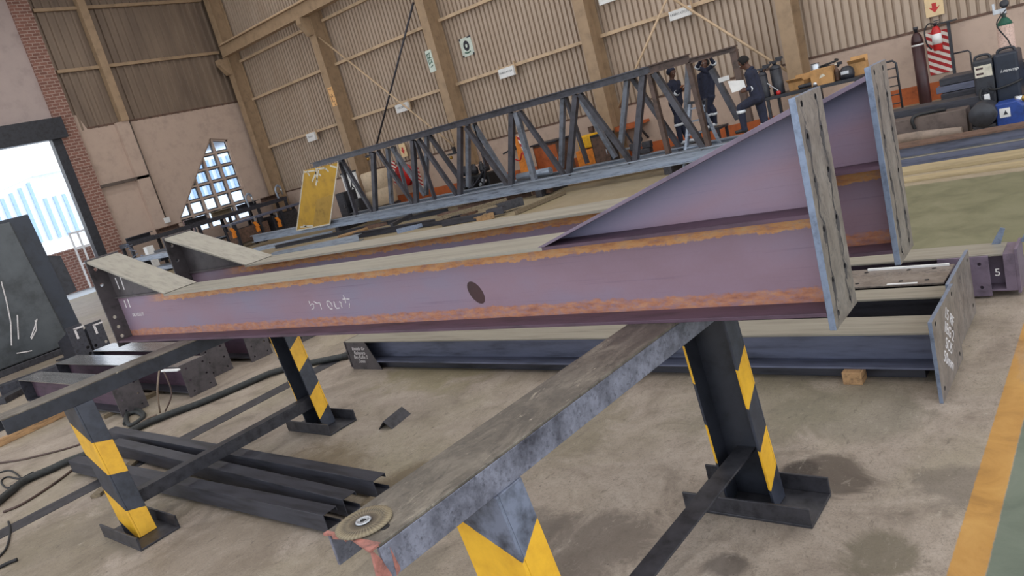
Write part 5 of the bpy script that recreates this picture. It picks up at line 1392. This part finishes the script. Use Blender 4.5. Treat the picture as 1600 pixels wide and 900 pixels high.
# ================================================================== PEOPLE
def person(lb, J, y0, facing, gear):
    """J: joint name -> (px, py, dy); builds one continuous body from tapered limbs, remeshed"""
    P = {k: at(v[0], v[1], y=y0+(v[2] if len(v) > 2 else 0)) for k, v in J.items()}
    base = Vector(((P['ankle_l'].x+P['ankle_r'].x)/2, y0, min(P['ankle_l'].z, P['ankle_r'].z)-.08))
    root = thing('person', lb, 'person', base)
    P = {k: v-base for k, v in P.items()}
    bm = bmesh.new(); regs = []
    def cap(a, b, ra, rb, reg, n=6, sq=1.0):
        a, b = Vector(a), Vector(b); L = (b-a).length
        k = max(2, int(L/(.35*min(ra, rb)))+1); k = min(k, 24)
        for i in range(k+1):
            t = i/k; r = ra+(rb-ra)*t
            bmesh.ops.create_icosphere(bm, subdivisions=2, radius=r, matrix=Matrix.Translation(a.lerp(b, t)) @ Matrix.Diagonal((1, sq, 1, 1)))
        regs.append((a, b, max(ra, rb), reg))
    F = Vector(facing).normalized(); up = Vector((0, 0, 1)); S = F.cross(up).normalized()
    nk, pel = P['neck'], P['hips']
    sl, sr = nk-up*.09-S*.185, nk-up*.09+S*.185
    hl, hr = pel-S*.09, pel+S*.09
    mid = (nk+pel)/2
    cap(nk-up*.1, mid, .13, .14, 'cloth'); cap(mid, pel, .14, .145, 'cloth')
    cap(sl*.75+nk*.25-up*.05, sr*.75+nk*.25-up*.05, .095, .095, 'cloth')
    cap(sl, hl, .075, .11, 'cloth'); cap(sr, hr, .075, .11, 'cloth')
    cap(hl, hr, .125, .125, 'cloth')
    for s, sh, hp in (('l', sl, hl), ('r', sr, hr)):
        el, ha, kn, ank = P['elbow_'+s], P['hand_'+s], P['knee_'+s], P['ankle_'+s]
        cap(sh, el, .075, .052, 'cloth'); cap(el, el.lerp(ha, .92), .054, .042, 'cloth')
        cap(hp, kn, .115, .08, 'cloth'); cap(kn, ank, .082, .062, 'cloth')
        # boot
        ft = Vector((F.x, F.y, 0)).normalized()
        cap(ank-up*.02, ank-up*.045, .06, .055, 'boot'); cap(ank-up*.045-ft*.03, ank-up*.05+ft*.16, .045, .038, 'boot')
        # hand with palm, thumb and four fingers
        d = (ha-el).normalized(); pd = (F-d*F.dot(d)).normalized() if abs(F.dot(d)) < .95 else up
        sd = d.cross(pd).normalized()
        cap(ha-d*.01, ha+d*.05, .034, .034, 'hand')
        for q, ln in ((-1.5, .06), (-.5, .072), (.5, .07), (1.5, .055)):
            b0 = ha+d*.06+sd*q*.021; b1 = b0+d*ln*.5+pd*.008; b2 = b1+d*ln*.35+pd*.028
            cap(b0, b1, .0125, .011, 'hand'); cap(b1, b2, .011, .0095, 'hand')
        t0 = ha+d*.01-sd*.03; t1 = t0+d*.035-sd*.02+pd*.02; cap(t0, t1, .014, .012, 'hand'); cap(t1, t1+d*.03+pd*.012, .012, .01, 'hand')
    # head
    hd = P['head']; hu = (hd-nk).normalized(); hf = Vector(J.get('look', F)).normalized() if 'look' in J else F
    HF = Vector(gear.get('look', F)).normalized(); HS = HF.cross(up).normalized(); HU = HS.cross(HF).normalized()
    cap(nk-hu*.02, hd-hu*.06, .058, .054, 'skin')
    def hp_(f, s, u): return hd+HF*f+HS*s+HU*u
    cap(hp_(-.02, 0, .035), hp_(.015, 0, .03), .092, .088, 'skin'); cap(hp_(.02, 0, -.02), hp_(.04, 0, -.075), .072, .045, 'skin')
    cap(hp_(.095, 0, .012), hp_(.116, 0, -.018), .010, .016, 'skin')          # nose
    cap(hp_(.085, -.03, .03), hp_(.085, .03, .03), .016, .016, 'skin')         # brow
    cap(hp_(.09, -.02, -.052), hp_(.09, .02, -.052), .012, .012, 'skin')       # lips
    for s in (-1, 1): cap(hp_(-.005, s*.092, .01), hp_(-.01, s*.098, -.025), .016, .013, 'skin')
    me = D.meshes.new('body'); bm.to_mesh(me); bm.free()
    o = D.objects.new('body', me); COL.objects.link(o)
    rm = o.modifiers.new('r', 'REMESH'); rm.mode = 'VOXEL'; rm.voxel_size = .0115
    sm = o.modifiers.new('s', 'SMOOTH'); sm.iterations = 3; sm.factor = .5
    dg = bpy.context.evaluated_depsgraph_get()
    nm = D.meshes.new_from_object(o.evaluated_get(dg)); o.modifiers.clear(); o.data = nm; D.meshes.remove(me); nm.name = 'body'
    nm.materials.clear()
    slots = ['navy', 'skin', gear.get('boot', 'boot'), gear.get('hand', 'skin')]
    for k in slots: nm.materials.append(M[k])
    ri = {'cloth': 0, 'skin': 1, 'boot': 2, 'hand': 3}
    R = [(a, b-a, max((b-a).length_squared, 1e-9), r, ri[g]) for a, b, r, g in regs]
    for p in nm.polygons:
        c = p.center; best = 9; bi = 0
        for a, d, l2, r, g in R:
            t = max(0, min(1, (c-a).dot(d)/l2)); q = (c-a-d*t).length-r*.9
            if q < best: best, bi = q, g
        p.material_index = bi; p.use_smooth = True
    o.parent = root
    # eyes
    m = MB()
    for s in (-1, 1):
        e = hp_(.088, s*.032, .014); m.tube([e-HF*.006, e+HF*.008], .010, 'white', 8)
        m.tube([e+HF*.008, e+HF*.011], .0055, 'hair', 8)
    m.build('eyes', 'white', o)
    # hair
    bm = bmesh.new()
    bmesh.ops.create_icosphere(bm, subdivisions=3, radius=.101, matrix=Matrix.Translation(hp_(-.012, 0, .04)))
    for v in [v for v in bm.verts if (v.co-hd).dot(HF) > .045 and (v.co-hd).dot(HU) < .09 or (v.co-hd).dot(HU) < -.02]: bm.verts.remove(v)
    h = from_bm(bm, gear.get('hair', 'hair'), 'navy' if gear.get('hair') == 'beanie' else 'hair', root)
    so = h.modifiers.new('t', 'SOLIDIFY'); so.thickness = .014; so.offset = 1
    for p in h.data.polygons: p.use_smooth = True
    # reflective bands
    for a, b, t, r in [('knee_l', 'ankle_l', .12, .09), ('knee_r', 'ankle_r', .12, .09)]+[('elbow_'+s, 'hand_'+s, .0, .066) for s in 'lr']:
        if a in gear.get('noband', ()): continue
        p, q = P[a], P[b]; d = (q-p)
        c = p+d*t
        m = MB().tube([c, c+d.normalized()*.06], r, 'band', 16, caps=False); ob = m.build('reflective_band', 'band', root)
        so = ob.modifiers.new('t', 'SOLIDIFY'); so.thickness = .006
    # collar
    m = MB().tube([nk-hu*.03, nk+hu*.02], [.085, .07], 'navy', 16, caps=False); ob = m.build('collar', 'navy', root); so = ob.modifiers.new('t', 'SOLIDIFY'); so.thickness = .012
    return root
M['boot'] = simple('black_work_boot', (26, 26, 28), .5)
M['boot_pale'] = simple('pale_shoe_cover', (220, 224, 230), .6)
M['band'] = simple('reflective_silver_band', (216, 220, 226), .4)
M['glove'] = simple('leather_glove', (122, 76, 52), .7)
J1 = dict(head=(1049, 115), neck=(1050, 126), hips=(1056, 160), elbow_l=(1056, 147, -.1), hand_l=(1064, 137, -.15), elbow_r=(1053, 147, .15), hand_r=(1066, 140, .1),
          knee_l=(1058, 190, -.05), ankle_l=(1064, 220, -.08), knee_r=(1062, 189, .1), ankle_r=(1075, 217, .1))
p1 = person('person in dark workwear standing left of the ladder, gloved hands together', J1, 16.9, (1, -.25, 0), dict(hand='glove', look=(1, -.3, -.35), hair='beanie', boot='boot_pale'))
J2 = dict(head=(1101, 101), neck=(1102, 111), hips=(1105, 152), elbow_l=(1089, 106, -.15), hand_l=(1095, 94, -.3), elbow_r=(1116, 100, -.15), hand_r=(1110, 91, -.3),
          knee_l=(1105, 175, -.05), ankle_l=(1108, 195), knee_r=(1115, 173, .0), ankle_r=(1117, 191, .05))
p2 = person('person in navy workwear on the ladder reaching both arms up to the truss', J2, 17.9, (-.15, -1, 0), dict(look=(-.1, -1, .35), boot='boot_pale'))
J3 = dict(head=(1163, 99), neck=(1172, 108), hips=(1184, 152), elbow_l=(1176, 137, -.15), hand_l=(1167, 140, -.25), elbow_r=(1181, 138, .2), hand_r=(1168, 138, .1),
          knee_l=(1157, 168, -.12), ankle_l=(1163, 200, -.1), knee_r=(1194, 187, .1), ankle_r=(1203, 222, .1))
p3 = person('person in navy workwear reading a white sheet with one leg raised', J3, 14.8, (-1, -.2, 0), dict(look=(-.85, -.25, -.5)))
# the sheet of paper
pp = [at(*p, y=14.6) for p in ((1137, 127), (1162, 125), (1166, 138), (1144, 145))]
po = sum(pp, Vector())/4
m = MB(); q = [p-po for p in pp]
m.hexa([v+Vector((0, -.004, 0)) for v in q]+[v+Vector((0, .0, .002)) for v in q])
o = m.build('paper_sheet', 'white', None, 0, po); tag(o, 'white paper drawing held by the person on the right', 'paper')
a, b = at(1123, 126, y=16.36), at(1139, 121, y=16.36)
o = MB().bar(a, b, .04, .1).build('paper_roll', 'white', None, .004); tag(o, 'small white strip fixed to the truss diagonal left of the paper', 'paper')
# platforms and ladder
def step_at(lb, P, w, d, nm='step_platform'):
    z = P.location.z; o = thing(nm, lb, 'platform', (P.location.x, P.location.y, 0))
    MB().box(-w/2, w/2, -d/2, d/2, z-.06, z-.005).build('deck', 'black', o, .005)
    for sx in (-1, 1):
        for sy in (-1, 1): MB().box(sx*(w/2-.05)-.03, sx*(w/2-.05)+.03, sy*(d/2-.05)-.03, sy*(d/2-.05)+.03, 0, z-.06).build('leg', 'dark_steel', o)
step_at('black step platform under the person left of the ladder', p1, .6, .7)
step_at('black step platform under the person reaching up', p2, .6, .6)
step_at('black step platform under the person reading the sheet', p3, .9, .6)
lad = thing('step_ladder', 'pale aluminium step ladder between the two people at the truss end', 'ladder', (at(1095, 230, y=16.05).x, 16.0, 0))
lo_ = Vector(lad.location)
tA, bA = at(1079, 160, y=16.1)-lo_, at(1072, 236, y=15.75)-lo_
tB, bB = at(1094, 160, y=16.1)-lo_, at(1124, 222, y=16.1)-lo_
def ext(t, b): 
    d = (b-t); return b+d*((-b.z)/d.z)
bA, bB = ext(tA, bA), ext(tB, bB)
MB().bar(tA, bA, .09, .06, up=(1, 0, 0)).build('stile', 'galv', lad); MB().bar(tB, bB, .06, .06, up=(1, 0, 0)).build('stile', 'galv', lad)
tC = tA+Vector((.32, .1, 0)); bC = bA+Vector((.45, .1, 0))
MB().bar(tC, bC, .07, .06, up=(1, 0, 0)).build('stile', 'dark_steel', lad)
for k in range(5):
    t = .1+k*.19
    MB().bar(tA.lerp(bA, t), tC.lerp(bC, t), .08, .035).build('rung', 'galv', lad)
MB().bar(tA+Vector((-.05, 0, 0)), tB+Vector((.08, 0, 0)), .12, .05).build('top_step', 'black', lad)

# ================================================================== LIGHT AND CAMERA
w = D.worlds.new('sky'); SC.world = w; w.use_nodes = True
nt = w.node_tree; bg = nt.nodes['Background']
tc = nt.nodes.new('ShaderNodeTexCoord'); sp = nt.nodes.new('ShaderNodeSeparateXYZ'); nt.links.new(tc.outputs['Generated'], sp.inputs[0])
rp = nt.nodes.new('ShaderNodeValToRGB'); nt.links.new(sp.outputs['Z'], rp.inputs['Fac'])
e = rp.color_ramp.elements; e[0].position = .0; e[0].color = (.94, .97, 1, 1); e[1].position = .6; e[1].color = (.74, .86, 1, 1)
nt.links.new(rp.outputs['Color'], bg.inputs['Color']); bg.inputs['Strength'].default_value = 2.2
sd = D.lights.new('sun', 'SUN'); sd.energy = 5; sd.angle = radians(3); sd.color = (1, .96, .9)
so = D.objects.new('sun', sd); COL.objects.link(so); so.rotation_euler = Vector((-.30, -.72, -.62)).to_track_quat('-Z', 'Y').to_euler()

cam = D.cameras.new('camera'); co = D.objects.new('camera', cam); COL.objects.link(co)
cam.sensor_width = 36; cam.lens = FPX/1600*36; cam.clip_end = 400; cam.clip_start = .05
mt = Matrix((CR, CU, -_f)).transposed().to_4x4(); mt.translation = (0, 0, CAMH)
co.matrix_world = mt
SC.camera = co
vs = SC.view_settings
vs.view_transform = 'Standard'; vs.look = 'None'; vs.gamma = 1; vs.exposure = -.13; vs.use_curve_mapping = False
